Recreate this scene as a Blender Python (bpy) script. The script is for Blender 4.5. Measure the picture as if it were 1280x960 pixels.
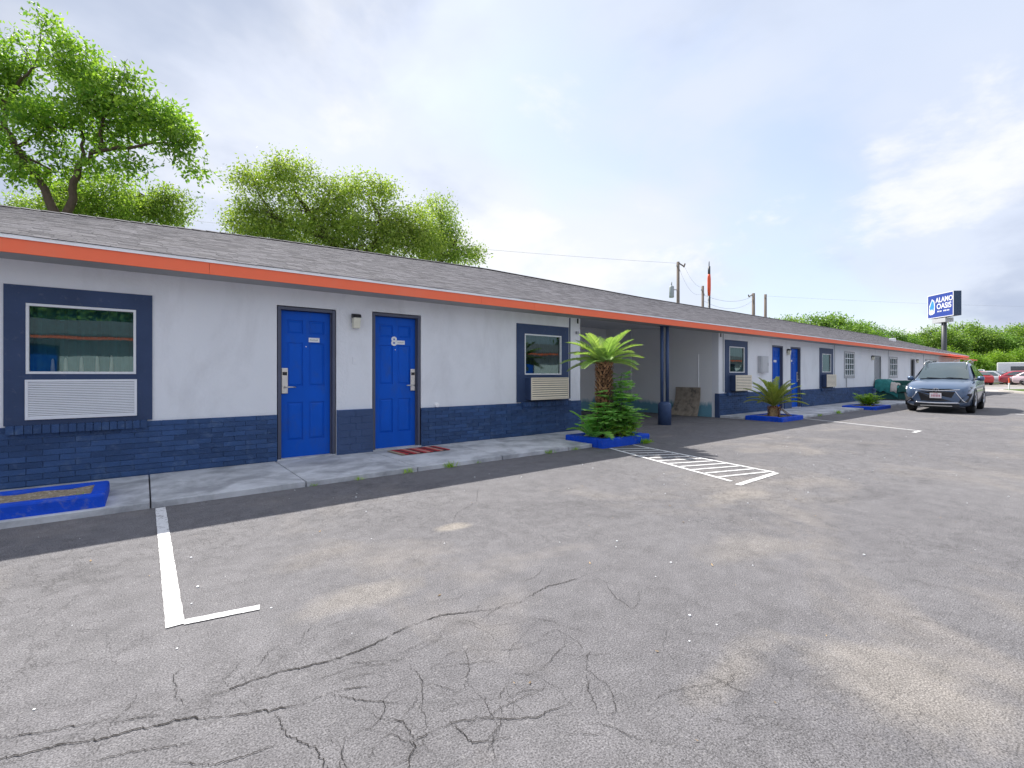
import bpy, math, random
import numpy as np
from mathutils import Vector, Matrix

# ------------------------------------------------------------------ scene, camera, light
for o in list(bpy.data.objects): bpy.data.objects.remove(o)
S = bpy.context.scene
COL = S.collection
R = math.radians

cam = bpy.data.cameras.new('camera'); camo = bpy.data.objects.new('camera', cam); COL.objects.link(camo)
cam.sensor_width = 36.0; cam.lens = 36.0*590/1280; cam.shift_y = -11.8/1280
cam.clip_end = 3000; cam.clip_start = 0.05
camo.location = (0, 0, 1.21); camo.rotation_euler = (R(90), 0, -R(37.97))
S.camera = camo

SUN_EL = 52.0
W = bpy.data.worlds.new('World'); S.world = W; W.use_nodes = True
OFF = [(-5.7, 13.2, 0), (-5.9, -17.7, 0), (-1.1, 9.1, 0), (7.1, -17.4, 0)]
def build_world():
    nt = W.node_tree; nt.nodes.clear(); L = nt.links.new
    def nd(t, **k):
        n = nt.nodes.new(t)
        for a, b in k.items(): setattr(n, a, b)
        return n
    out = nd('ShaderNodeOutputWorld'); bg = nd('ShaderNodeBackground'); bg.inputs[1].default_value = 0.1
    sky = nd('ShaderNodeTexSky'); sky.sky_type = 'NISHITA'; sky.sun_disc = False
    sky.sun_elevation = R(SUN_EL); sky.sun_rotation = 0.0; sky.air_density = 1.0; sky.dust_density = 1.5; sky.ozone_density = 1.0
    tc = nd('ShaderNodeTexCoord'); sep = nd('ShaderNodeSeparateXYZ'); L(tc.outputs['Generated'], sep.inputs[0])
    ab = nd('ShaderNodeMath', operation='ABSOLUTE'); L(sep.outputs['Z'], ab.inputs[0])
    az = nd('ShaderNodeMath', operation='ADD'); L(ab.outputs[0], az.inputs[0]); az.inputs[1].default_value = 0.34
    dx = nd('ShaderNodeMath', operation='DIVIDE'); L(sep.outputs['X'], dx.inputs[0]); L(az.outputs[0], dx.inputs[1])
    dy = nd('ShaderNodeMath', operation='DIVIDE'); L(sep.outputs['Y'], dy.inputs[0]); L(az.outputs[0], dy.inputs[1])
    cb = nd('ShaderNodeCombineXYZ'); L(dx.outputs[0], cb.inputs[0]); L(dy.outputs[0], cb.inputs[1])
    def noise(scale, detail, rough, dist, off):
        mp = nd('ShaderNodeMapping'); mp.inputs['Location'].default_value = off; L(cb.outputs[0], mp.inputs[0])
        n = nd('ShaderNodeTexNoise'); n.inputs['Scale'].default_value = scale; n.inputs['Detail'].default_value = detail
        n.inputs['Roughness'].default_value = rough; n.inputs['Distortion'].default_value = dist; L(mp.outputs[0], n.inputs['Vector'])
        return n.outputs[0]
    def ramp(src, stops):
        r = nd('ShaderNodeValToRGB'); r.color_ramp.interpolation = 'EASE'
        while len(r.color_ramp.elements) < len(stops): r.color_ramp.elements.new(0.5)
        for e, (p, c) in zip(r.color_ramp.elements, stops): e.position = p; e.color = (*c, 1) if len(c) == 3 else c
        L(src, r.inputs[0]); return r.outputs[0]
    def mix(f, a, b):
        m = nd('ShaderNodeMix', data_type='RGBA'); 
        if hasattr(f, 'links'): L(f, m.inputs[0])
        else: m.inputs[0].default_value = f
        L(a, m.inputs[6]); L(b, m.inputs[7]); return m.outputs[2]
    g = lambda v: (v, v, v)
    K = 9.2
    # high thin veil, grey-lavender to white, with broken heaped cloud below it
    veil = ramp(noise(0.42, 5, 0.5, 0.4, OFF[0]), [(0.34, (0.290, 0.335, 0.430)), (0.50, (0.352, 0.382, 0.448)), (0.64, (0.410, 0.425, 0.462))])
    vs = nd('ShaderNodeVectorMath', operation='SCALE'); L(veil, vs.inputs[0]); vs.inputs[3].default_value = K
    cover = ramp(noise(0.9, 6, 0.55, 0.5, OFF[1]), [(0.34, g(0.62)), (0.50, g(0.96))])
    base = mix(cover, sky.outputs[0], vs.outputs[0])
    puff = ramp(noise(1.5, 8, 0.60, 0.2, OFF[2]), [(0.52, g(0)), (0.64, g(0.85))])
    pc = nd('ShaderNodeRGB'); pc.outputs[0].default_value = (0.45*K, 0.455*K, 0.47*K, 1)
    full = mix(puff, base, pc.outputs[0])
    grey = ramp(noise(0.65, 7, 0.55, 0.2, OFF[3]), [(0.50, g(0)), (0.64, g(0.85))])
    gc = nd('ShaderNodeRGB'); gc.outputs[0].default_value = (0.215*K, 0.250*K, 0.330*K, 1)
    full = mix(grey, full, gc.outputs[0])
    L(full, bg.inputs[0]); L(bg.outputs[0], out.inputs[0])
build_world()

sun = bpy.data.lights.new('sun', 'SUN'); suno = bpy.data.objects.new('sun', sun); COL.objects.link(suno)
sun.energy = 3.1; sun.angle = R(0.6); sun.color = (1.0, 0.95, 0.87)
suno.rotation_euler = (-R(90-SUN_EL), 0, 0); suno.location = (0, 30, 40)

S.view_settings.view_transform = 'Standard'; S.view_settings.look = 'None'
S.view_settings.exposure = 1.3; S.view_settings.gamma = 1.0; S.view_settings.use_curve_mapping = False
S.render.engine = 'CYCLES'
S.render.resolution_x = 1024; S.render.resolution_y = 768

# ------------------------------------------------------------------ materials
def nt_mat(name):
    m = bpy.data.materials.new(name); m.use_nodes = True
    nt = m.node_tree; b = nt.nodes['Principled BSDF']
    return m, nt, b
def setin(n, **k):
    for a, v in k.items(): n.inputs[a.replace('_', ' ')].default_value = v
def N(nt, t, **k):
    n = nt.nodes.new(t)
    for a, b in k.items(): setattr(n, a, b)
    return n
def pos_noise(nt, scale, detail=4, rough=0.55, stretch=(1, 1, 1), dist=0.0, off=(0, 0, 0)):
    g = N(nt, 'ShaderNodeNewGeometry'); mp = N(nt, 'ShaderNodeMapping'); nt.links.new(g.outputs['Position'], mp.inputs[0])
    mp.inputs['Scale'].default_value = stretch; mp.inputs['Location'].default_value = off
    n = N(nt, 'ShaderNodeTexNoise'); nt.links.new(mp.outputs[0], n.inputs['Vector'])
    n.inputs['Scale'].default_value = scale; n.inputs['Detail'].default_value = detail; n.inputs['Roughness'].default_value = rough
    n.inputs['Distortion'].default_value = dist
    return n.outputs[0]
def cramp(nt, src, stops, interp='LINEAR'):
    r = N(nt, 'ShaderNodeValToRGB'); r.color_ramp.interpolation = interp
    while len(r.color_ramp.elements) < len(stops): r.color_ramp.elements.new(0.5)
    for e, (p, c) in zip(r.color_ramp.elements, stops):
        e.position = p; e.color = (c, c, c, 1) if not isinstance(c, tuple) else (*c, 1)
    nt.links.new(src, r.inputs[0]); return r.outputs[0]
def mixc(nt, f, a, b, blend='MIX'):
    m = N(nt, 'ShaderNodeMix', data_type='RGBA', blend_type=blend)
    for i, v in ((0, f), (6, a), (7, b)):
        if isinstance(v, bpy.types.NodeSocket): nt.links.new(v, m.inputs[i])
        elif i == 0: m.inputs[0].default_value = v
        else: m.inputs[i].default_value = (*v, 1) if isinstance(v, tuple) else (v, v, v, 1)
    return m.outputs[2]
def maprange(nt, src, a, b, c, d):
    m = N(nt, 'ShaderNodeMapRange'); nt.links.new(src, m.inputs[0])
    for i, v in enumerate((a, b, c, d)): m.inputs[i+1].default_value = v
    return m.outputs[0]
def math_(nt, op, a, b=None):
    m = N(nt, 'ShaderNodeMath', operation=op)
    for i, v in enumerate((a, b)):
        if v is None: continue
        if isinstance(v, bpy.types.NodeSocket): nt.links.new(v, m.inputs[i])
        else: m.inputs[i].default_value = v
    return m.outputs[0]
def add_bump(nt, b, src, strength, dist=0.01):
    bm = N(nt, 'ShaderNodeBump'); bm.inputs['Strength'].default_value = strength; bm.inputs['Distance'].default_value = dist
    nt.links.new(src, bm.inputs['Height']); nt.links.new(bm.outputs[0], b.inputs['Normal'])
MATS = {}
def gmat(name, col, rough=0.6, var=0.12, scale=2.5, bump=0.0, bscale=80, spec=0.5, metal=0.0, rnd=0.0, stretch=(1, 1, 1), dirt=None, coat=0.0):
    m, nt, b = nt_mat(name)
    c = mixc(nt, pos_noise(nt, scale, 5, 0.6, stretch), tuple(x*(1-var*2) for x in col), tuple(min(1, x*(1+var*2)) for x in col))
    if rnd:
        oi = N(nt, 'ShaderNodeObjectInfo'); g = N(nt, 'ShaderNodeNewGeometry')
        r = math_(nt, 'FRACT', math_(nt, 'ADD', oi.outputs['Random'], g.outputs['Random Per Island']))
        c = mixc(nt, 1.0, c, cramp(nt, r, [(0, 1-rnd), (1, 1+rnd)]), 'MULTIPLY')
    if dirt:
        c = mixc(nt, cramp(nt, pos_noise(nt, dirt[1], 6, 0.65, stretch, 0.4, (3, 5, 1)), [(dirt[2], 0.0), (dirt[3], dirt[4])]), c, dirt[0])
    nt.links.new(c, b.inputs['Base Color'])
    setin(b, Roughness=rough, Metallic=metal); b.inputs['Specular IOR Level'].default_value = spec
    if coat: b.inputs['Coat Weight'].default_value = coat; b.inputs['Coat Roughness'].default_value = 0.08
    if bump: add_bump(nt, b, pos_noise(nt, bscale, 3, 0.6), bump, 0.22/bscale)
    MATS[name] = m; return m
SAND = [(2.32, 0.52, .42, .34, .34), (1.95, 0.98, .34, .12, .25), (0.92, 2.52, .42, .16, .30), (1.93, 3.24, .15, .08, .6), (4.6, 2.36, .5, .2, .3), (3.3, 1.6, .5, .25, .2)]
def asphalt(name, lo, hi, cracks=True):
    m, nt, b = nt_mat(name)
    big = pos_noise(nt, 0.22, 6, 0.6, (1, 1, 1), 0.7)
    c = mixc(nt, cramp(nt, big, [(0.3, 0.0), (0.7, 1.0)]), lo, hi)
    # dusty tan patches
    tan = cramp(nt, pos_noise(nt, 0.55, 5, 0.6, (1, 1, 1), 0.9, (7.3, 2.2, 0)), [(0.53, 0.0), (0.70, 0.62)])
    c = mixc(nt, tan, c, (hi[0]*1.34, hi[1]*1.26, hi[2]*1.12))
    dark = cramp(nt, pos_noise(nt, 0.9, 6, 0.65, (1, 1, 1), 1.0, (1.3, 9.2, 0)), [(0.56, 0.0), (0.72, 0.5)])
    c = mixc(nt, dark, c, tuple(x*0.55 for x in lo))
    # sandy wash-outs with ragged edges
    gp = N(nt, 'ShaderNodeNewGeometry'); rag = pos_noise(nt, 2.2, 6, 0.65, (1, 1, 1), 0.4, (11, 3, 0))
    for cx, cy, rx, ry, amt in SAND:
        mp = N(nt, 'ShaderNodeMapping'); nt.links.new(gp.outputs['Position'], mp.inputs[0]); mp.inputs['Location'].default_value = (-cx/rx, -cy/ry, 0); mp.inputs['Scale'].default_value = (1/rx, 1/ry, 0)
        ln = N(nt, 'ShaderNodeVectorMath', operation='LENGTH'); nt.links.new(mp.outputs[0], ln.inputs[0])
        f = maprange(nt, math_(nt, 'ADD', ln.outputs['Value'], math_(nt, 'MULTIPLY', math_(nt, 'SUBTRACT', rag, 0.5), 2.4)), 0.35, 1.1, amt, 0.0)
        c = mixc(nt, f, c, (0.33, 0.295, 0.25))
    blotch = pos_noise(nt, 6, 6, 0.7)
    c = mixc(nt, 1.0, c, cramp(nt, blotch, [(0.3, 0.80), (0.7, 1.16)]), 'MULTIPLY')
    # aggregate
    g = N(nt, 'ShaderNodeNewGeometry'); v = N(nt, 'ShaderNodeTexVoronoi'); nt.links.new(g.outputs['Position'], v.inputs['Vector']); v.inputs['Scale'].default_value = 95
    agg = pos_noise(nt, 150, 2, 0.7)
    c = mixc(nt, 1.0, c, cramp(nt, agg, [(0.30, 0.35), (0.5, 1.0), (0.70, 1.75)]), 'MULTIPLY')
    sepc = N(nt, 'ShaderNodeSeparateColor'); nt.links.new(v.outputs['Color'], sepc.inputs[0])
    c = mixc(nt, cramp(nt, sepc.outputs[0], [(0.96, 0.0), (0.99, 0.22)]), c, (0.36, 0.35, 0.35))
    h = math_(nt, 'ADD', agg, math_(nt, 'MULTIPLY', blotch, 0.8))
    if cracks:
        nv = N(nt, 'ShaderNodeTexNoise'); nt.links.new(g.outputs['Position'], nv.inputs['Vector']); nv.inputs['Scale'].default_value = 2.2; nv.inputs['Detail'].default_value = 6; nv.inputs['Roughness'].default_value = .65
        va = N(nt, 'ShaderNodeVectorMath', operation='MULTIPLY_ADD'); nt.links.new(nv.outputs['Color'], va.inputs[0]); va.inputs[1].default_value = (0.8, 0.8, 0); nt.links.new(g.outputs['Position'], va.inputs[2])
        for sc, wd, lo_, hi_, off, st in ((3.4, 0.010, 0.53, 0.64, (4, 4, 0), 0.55), (8.5, 0.026, 0.45, 0.60, (14, 1, 0), 0.6), (15.0, 0.04, 0.47, 0.60, (6, 21, 0), 0.45)):
            vo = N(nt, 'ShaderNodeTexVoronoi', feature='DISTANCE_TO_EDGE'); nt.links.new(va.outputs[0], vo.inputs['Vector']); vo.inputs['Scale'].default_value = sc
            line = cramp(nt, vo.outputs['Distance'], [(0.0, 1.0), (wd, 0.0)])
            mask = cramp(nt, pos_noise(nt, 0.45, 4, 0.6, (1, 1, 1), 0.3, off), [(lo_, 0.0), (hi_, 1.0)])
            f = math_(nt, 'MULTIPLY', math_(nt, 'MULTIPLY', line, mask), st)
            c = mixc(nt, f, c, (0.055, 0.052, 0.052))
            h = math_(nt, 'SUBTRACT', h, math_(nt, 'MULTIPLY', f, 1.5))
    nt.links.new(c, b.inputs['Base Color']); setin(b, Roughness=0.88); b.inputs['Specular IOR Level'].default_value = 0.35
    add_bump(nt, b, h, 0.6, 0.0045)
    MATS[name] = m; return m
def leafmat(name, a, bcol, trans=0.45, rough=0.5):
    m, nt, b = nt_mat(name)
    g = N(nt, 'ShaderNodeNewGeometry'); oi = N(nt, 'ShaderNodeObjectInfo')
    c = mixc(nt, g.outputs['Random Per Island'], a, bcol)
    c = mixc(nt, 1.0, c, cramp(nt, pos_noise(nt, 0.6, 3), [(0.3, 0.72), (0.7, 1.25)]), 'MULTIPLY')
    c = mixc(nt, 1.0, c, cramp(nt, oi.outputs['Random'], [(0, (0.85, 0.92, 0.8)), (1, (1.15, 1.05, 1.0))]), 'MULTIPLY')
    nt.links.new(c, b.inputs['Base Color']); setin(b, Roughness=rough); b.inputs['Specular IOR Level'].default_value = 0.35
    t = N(nt, 'ShaderNodeBsdfTranslucent'); nt.links.new(mixc(nt, 1.0, c, (1.25, 1.35, 0.6), 'MULTIPLY'), t.inputs[0])
    ms = N(nt, 'ShaderNodeMixShader'); ms.inputs[0].default_value = trans
    nt.links.new(b.outputs[0], ms.inputs[1]); nt.links.new(t.outputs[0], ms.inputs[2]); nt.links.new(ms.outputs[0], nt.nodes['Material Output'].inputs[0])
    MATS[name] = m; return m
def glassmat(name, tint=(0.84, 0.94, 0.94), ior=1.9):
    m, nt, b = nt_mat(name); nt.nodes.remove(b)
    fr = N(nt, 'ShaderNodeFresnel'); fr.inputs[0].default_value = ior
    tr = N(nt, 'ShaderNodeBsdfTransparent'); tr.inputs[0].default_value = (*tint, 1)
    gl = N(nt, 'ShaderNodeBsdfGlossy'); gl.inputs['Roughness'].default_value = 0.015; gl.inputs['Color'].default_value = (0.50, 0.70, 0.69, 1)
    bm = N(nt, 'ShaderNodeBump'); bm.inputs['Strength'].default_value = 0.04; bm.inputs['Distance'].default_value = 0.02
    nt.links.new(pos_noise(nt, 2.2, 1), bm.inputs['Height']); nt.links.new(bm.outputs[0], gl.inputs['Normal'])
    ms = N(nt, 'ShaderNodeMixShader'); nt.links.new(fr.outputs[0], ms.inputs[0]); nt.links.new(tr.outputs[0], ms.inputs[1]); nt.links.new(gl.outputs[0], ms.inputs[2])
    nt.links.new(ms.outputs[0], nt.nodes['Material Output'].inputs[0]); MATS[name] = m; return m

asphalt('asphalt', (0.128, 0.124, 0.132), (0.168, 0.163, 0.170))
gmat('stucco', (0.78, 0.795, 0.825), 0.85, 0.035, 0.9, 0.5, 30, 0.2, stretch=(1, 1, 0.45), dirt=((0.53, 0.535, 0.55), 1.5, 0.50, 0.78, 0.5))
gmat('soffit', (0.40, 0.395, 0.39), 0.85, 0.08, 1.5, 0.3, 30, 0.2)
gmat('navy_brick', (0.034, 0.076, 0.185), 0.6, 0.16, 5, 0.6, 60, 0.25, rnd=0.20, dirt=((0.11, 0.165, 0.27), 9, 0.54, 0.75, 0.6))
gmat('navy_mortar', (0.085, 0.15, 0.32), 0.7, 0.15, 8, 0.4, 70, 0.2)
gmat('navy_trim', (0.040, 0.066, 0.140), 0.55, 0.14, 3, 0.3, 60, 0.25, dirt=((0.12, 0.14, 0.2), 14, 0.60, 0.75, 0.6))
gmat('navy_block', (0.050, 0.085, 0.18), 0.6, 0.12, 4, 0.5, 40, 0.25)
gmat('door_frame', (0.075, 0.085, 0.13), 0.45, 0.1, 3)
gmat('door_blue', (0.002, 0.092, 0.53), 0.5, 0.12, 2.2, 0.2, 40, 0.18, stretch=(1, 1, 0.5), dirt=((0.03, 0.09, 0.33), 4.5, 0.52, 0.72, 0.6))
gmat('orange', (1.0, 0.19, 0.09), 0.6, 0.02, 1.2, 0.1, 60, 0.3, dirt=((0.85, 0.25, 0.15), 1.6, 0.52, 0.75, 0.45))
gmat('white_metal', (0.90, 0.90, 0.91), 0.4, 0.02, 2)
gmat('white_frame', (0.72, 0.74, 0.76), 0.4, 0.05, 4)
gmat('shingle', (0.140, 0.136, 0.150), 0.95, 0.16, 18, 0.5, 160, 0.12, rnd=0.26)
gmat('underlay', (0.12, 0.12, 0.13), 0.9)
gmat('concrete', (0.54, 0.555, 0.58), 0.85, 0.16, 4.5, 0.6, 70, 0.3, dirt=((0.24, 0.25, 0.27), 1.9, 0.44, 0.62, 0.75))
gmat('concrete_pale', (0.42, 0.40, 0.38), 0.9, 0.12, 0.5, 0.3, 60, 0.3)
gmat('road_gray', (0.30, 0.285, 0.285), 0.9, 0.12, 0.4, 0.3, 60, 0.3)
gmat('blue_curb', (0.006, 0.070, 0.56), 0.6, 0.16, 6, 0.6, 35, 0.22, dirt=((0.16, 0.19, 0.36), 8, 0.56, 0.70, 0.6))
gmat('ac_white', (0.76, 0.78, 0.82), 0.5, 0.04, 4)
gmat('ac_beige', (0.80, 0.71, 0.56), 0.5, 0.05, 5)
gmat('ac_dark', (0.05, 0.05, 0.055), 0.7)
gmat('silver', (0.62, 0.60, 0.56), 0.32, 0.06, 6, metal=0.85)
gmat('chrome', (0.8, 0.8, 0.82), 0.12, 0.02, 6, metal=1.0)
gmat('black', (0.015, 0.015, 0.017), 0.45, 0.1, 6)
gmat('lamp_glass', (0.70, 0.68, 0.55), 0.25, 0.06, 20)
gmat('plate_white', (0.80, 0.81, 0.82), 0.4, 0.03, 6)
gmat('plate_ink', (0.42, 0.43, 0.46), 0.6, 0.1, 6)
gmat('mat_red', (0.42, 0.055, 0.06), 0.95, 0.2, 30, 0.6, 200, 0.1)
gmat('mat_dark', (0.10, 0.035, 0.04), 0.95, 0.2, 30, 0.6, 200, 0.1)
gmat('mat_pink', (0.50, 0.26, 0.22), 0.95, 0.2, 30, 0.6, 200, 0.1)
gmat('mat_tan', (0.36, 0.30, 0.22), 0.95, 0.2, 30, 0.6, 200, 0.1)
gmat('curtain_teal', (0.05, 0.20, 0.22), 0.9, 0.15, 6)
gmat('curtain_dark', (0.03, 0.035, 0.045), 0.9, 0.15, 6)
gmat('pale_post', (0.92, 0.88, 0.80), 0.5, 0.03, 8)
gmat('soil', (0.26, 0.215, 0.155), 1.0, 0.35, 25, 1.0, 80, 0.1, dirt=((0.45, 0.40, 0.33), 40, 0.52, 0.6, 0.9))
gmat('bark', (0.10, 0.075, 0.055), 0.95, 0.3, 8, 0.9, 30, 0.2, stretch=(1, 1, 0.3))
gmat('bark_grey', (0.12, 0.105, 0.09), 0.95, 0.3, 8, 0.9, 30, 0.2, stretch=(1, 1, 0.3))
gmat('palm_trunk', (0.36, 0.20, 0.11), 0.95, 0.3, 12, 0.8, 60, 0.2, rnd=0.5)
gmat('palm_trunk_core', (0.035, 0.02, 0.013), 0.95)
gmat('dead_leaf', (0.36, 0.25, 0.13), 0.9, 0.25, 10, rnd=0.4)
gmat('pole_wood', (0.20, 0.165, 0.14), 0.95, 0.15, 2, 0.4, 20, stretch=(1, 1, .2))
gmat('transformer', (0.33, 0.37, 0.385), 0.5, 0.08, 4)
gmat('sleeve_orange', (0.80, 0.11, 0.04), 0.6, 0.08, 2)
gmat('pole_dark', (0.06, 0.065, 0.075), 0.5, 0.1, 2)
gmat('wire', (0.25, 0.26, 0.28), 0.6)
gmat('post_navy', (0.05, 0.085, 0.18), 0.5, 0.14, 6, 0.3, 60, 0.3, dirt=((0.13, 0.16, 0.22), 12, 0.6, 0.74, 0.6))
gmat('sofa_green', (0.012, 0.085, 0.075), 0.75, 0.25, 5, 0.3, 40)
gmat('sofa_dark', (0.02, 0.035, 0.035), 0.9, 0.2, 5)
gmat('blanket_teal', (0.03, 0.21, 0.20), 0.9, 0.3, 7, 0.4, 60)
gmat('blanket_pale', (0.50, 0.46, 0.42), 0.9, 0.2, 7, 0.4, 60)
gmat('board', (0.34, 0.29, 0.23), 0.9, 0.25, 9, 0.5, 60, 0.2, dirt=((0.11, 0.10, 0.095), 5, 0.50, 0.66, 0.8))
gmat('sign_blue', (0.018, 0.055, 0.34), 0.4, 0.08, 1)
gmat('sign_side', (0.03, 0.06, 0.12), 0.5, 0.1, 1)
gmat('sign_white', (0.85, 0.86, 0.9), 0.4, 0.02, 1)
gmat('sign_cyan', (0.04, 0.30, 0.75), 0.4, 0.05, 1)
gmat('grey_metal', (0.36, 0.37, 0.39), 0.5, 0.1, 3)
gmat('box_grey', (0.50, 0.51, 0.53), 0.5, 0.06, 3)
gmat('rubber', (0.02, 0.02, 0.021), 0.85, 0.1, 10)
gmat('rim', (0.45, 0.46, 0.48), 0.3, 0.05, 8, metal=0.9)
gmat('car_glass', (0.05, 0.075, 0.085), 0.04, 0.05, 3, spec=0.9, coat=0.6)
gmat('lens', (0.22, 0.25, 0.30), 0.08, 0.2, 30, spec=0.8, coat=1.0)
gmat('plate_us', (0.80, 0.74, 0.75), 0.4, 0.04, 10)
gmat('plate_red', (0.55, 0.18, 0.22), 0.5, 0.04, 10)
for nm, c in dict(paint_blue=(0.085, 0.135, 0.225), paint_red=(0.50, 0.025, 0.03), paint_white=(0.75, 0.76, 0.78), paint_silver=(0.42, 0.44, 0.47), paint_maroon=(0.34, 0.03, 0.05), paint_pink=(0.62, 0.50, 0.54), paint_dark=(0.05, 0.055, 0.07)).items():
    gmat(nm, c, 0.28, 0.02, 1, metal=0.35 if nm in ('paint_blue', 'paint_silver') else 0.0, coat=0.8)
gmat('grass_ground', (0.085, 0.13, 0.035), 0.95, 0.3, 1.5, 0.8, 20, 0.1)
gmat('far_lot', (0.27, 0.255, 0.235), 0.95, 0.15, 0.5, 0.3, 40, 0.2)
gmat('crack', (0.038, 0.035, 0.034), 1.0, 0.3, 30, 0, 10, 0.1)
gmat('dark_gap', (0.01, 0.01, 0.012), 0.8)
gmat('security_door', (0.09, 0.095, 0.12), 0.6, 0.1, 5)
leafmat('leaf_pecan', (0.09, 0.22, 0.035), (0.33, 0.50, 0.085), 0.46)
leafmat('leaf_olive', (0.16, 0.26, 0.055), (0.46, 0.55, 0.15), 0.46)
leafmat('leaf_far', (0.09, 0.20, 0.045), (0.28, 0.43, 0.10), 0.42)
leafmat('leaf_far_b', (0.13, 0.27, 0.03), (0.30, 0.46, 0.06), 0.40)
leafmat('leaf_palm', (0.24, 0.38, 0.12), (0.44, 0.56, 0.24), 0.35, 0.4)
leafmat('leaf_palm_b', (0.22, 0.30, 0.06), (0.46, 0.48, 0.12), 0.3, 0.4)
leafmat('leaf_shrub', (0.18, 0.45, 0.12), (0.40, 0.66, 0.20), 0.45, 0.4)
leafmat('leaf_weed', (0.22, 0.42, 0.04), (0.42, 0.58, 0.10), 0.45)
glassmat('window_glass', ior=2.1); glassmat('window_glass_far', ior=1.8)

def carport_mat():
    m, nt, b = nt_mat('carport_wall')
    g = N(nt, 'ShaderNodeNewGeometry'); s = N(nt, 'ShaderNodeSeparateXYZ'); nt.links.new(g.outputs['Position'], s.inputs[0])
    nz = pos_noise(nt, 2.6, 5, 0.65, (1, 1, 0.4))
    zz = math_(nt, 'SUBTRACT', s.outputs[2], math_(nt, 'MULTIPLY', nz, 0.55))
    band = maprange(nt, zz, 0.02, 0.15, 1.0, 0.0)
    base = mixc(nt, pos_noise(nt, 1.1, 5, 0.6), (0.78, 0.79, 0.79), (0.86, 0.87, 0.87))
    c = mixc(nt, math_(nt, 'MULTIPLY', band, 0.85), base, (0.05, 0.30, 0.42))
    br = N(nt, 'ShaderNodeTexBrick'); mp = N(nt, 'ShaderNodeMapping'); nt.links.new(g.outputs['Position'], mp.inputs[0]); mp.inputs['Rotation'].default_value = (R(90), 0, R(90))
    cb = N(nt, 'ShaderNodeCombineXYZ'); nt.links.new(math_(nt, 'ADD', s.outputs[0], s.outputs[1]), cb.inputs[0]); nt.links.new(s.outputs[2], cb.inputs[1])
    nt.links.new(cb.outputs[0], br.inputs['Vector']); br.inputs['Scale'].default_value = 1.0; br.inputs['Brick Width'].default_value = 0.4; br.inputs['Row Height'].default_value = 0.2; br.inputs['Mortar Size'].default_value = 0.006
    nt.links.new(c, b.inputs['Base Color']); setin(b, Roughness=0.85)
    add_bump(nt, b, math_(nt, 'SUBTRACT', pos_noise(nt, 50, 3), br.outputs['Fac']), 0.35, 0.01)
    MATS['carport_wall'] = m
carport_mat()
def paint_mat():
    m, nt, b = nt_mat('road_paint')
    w = cramp(nt, pos_noise(nt, 22, 6, 0.75), [(0.36, 1.0), (0.46, 0.0)])
    c = mixc(nt, w, (0.72, 0.72, 0.73), (0.22, 0.21, 0.215))
    c = mixc(nt, cramp(nt, pos_noise(nt, 120, 2), [(0.35, 0.35), (0.5, 0)]), c, (0.3, 0.3, 0.3))
    nt.links.new(c, b.inputs['Base Color']); setin(b, Roughness=0.75); add_bump(nt, b, pos_noise(nt, 120, 2), 0.4, 0.01)
    MATS['road_paint'] = m
paint_mat()

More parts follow.
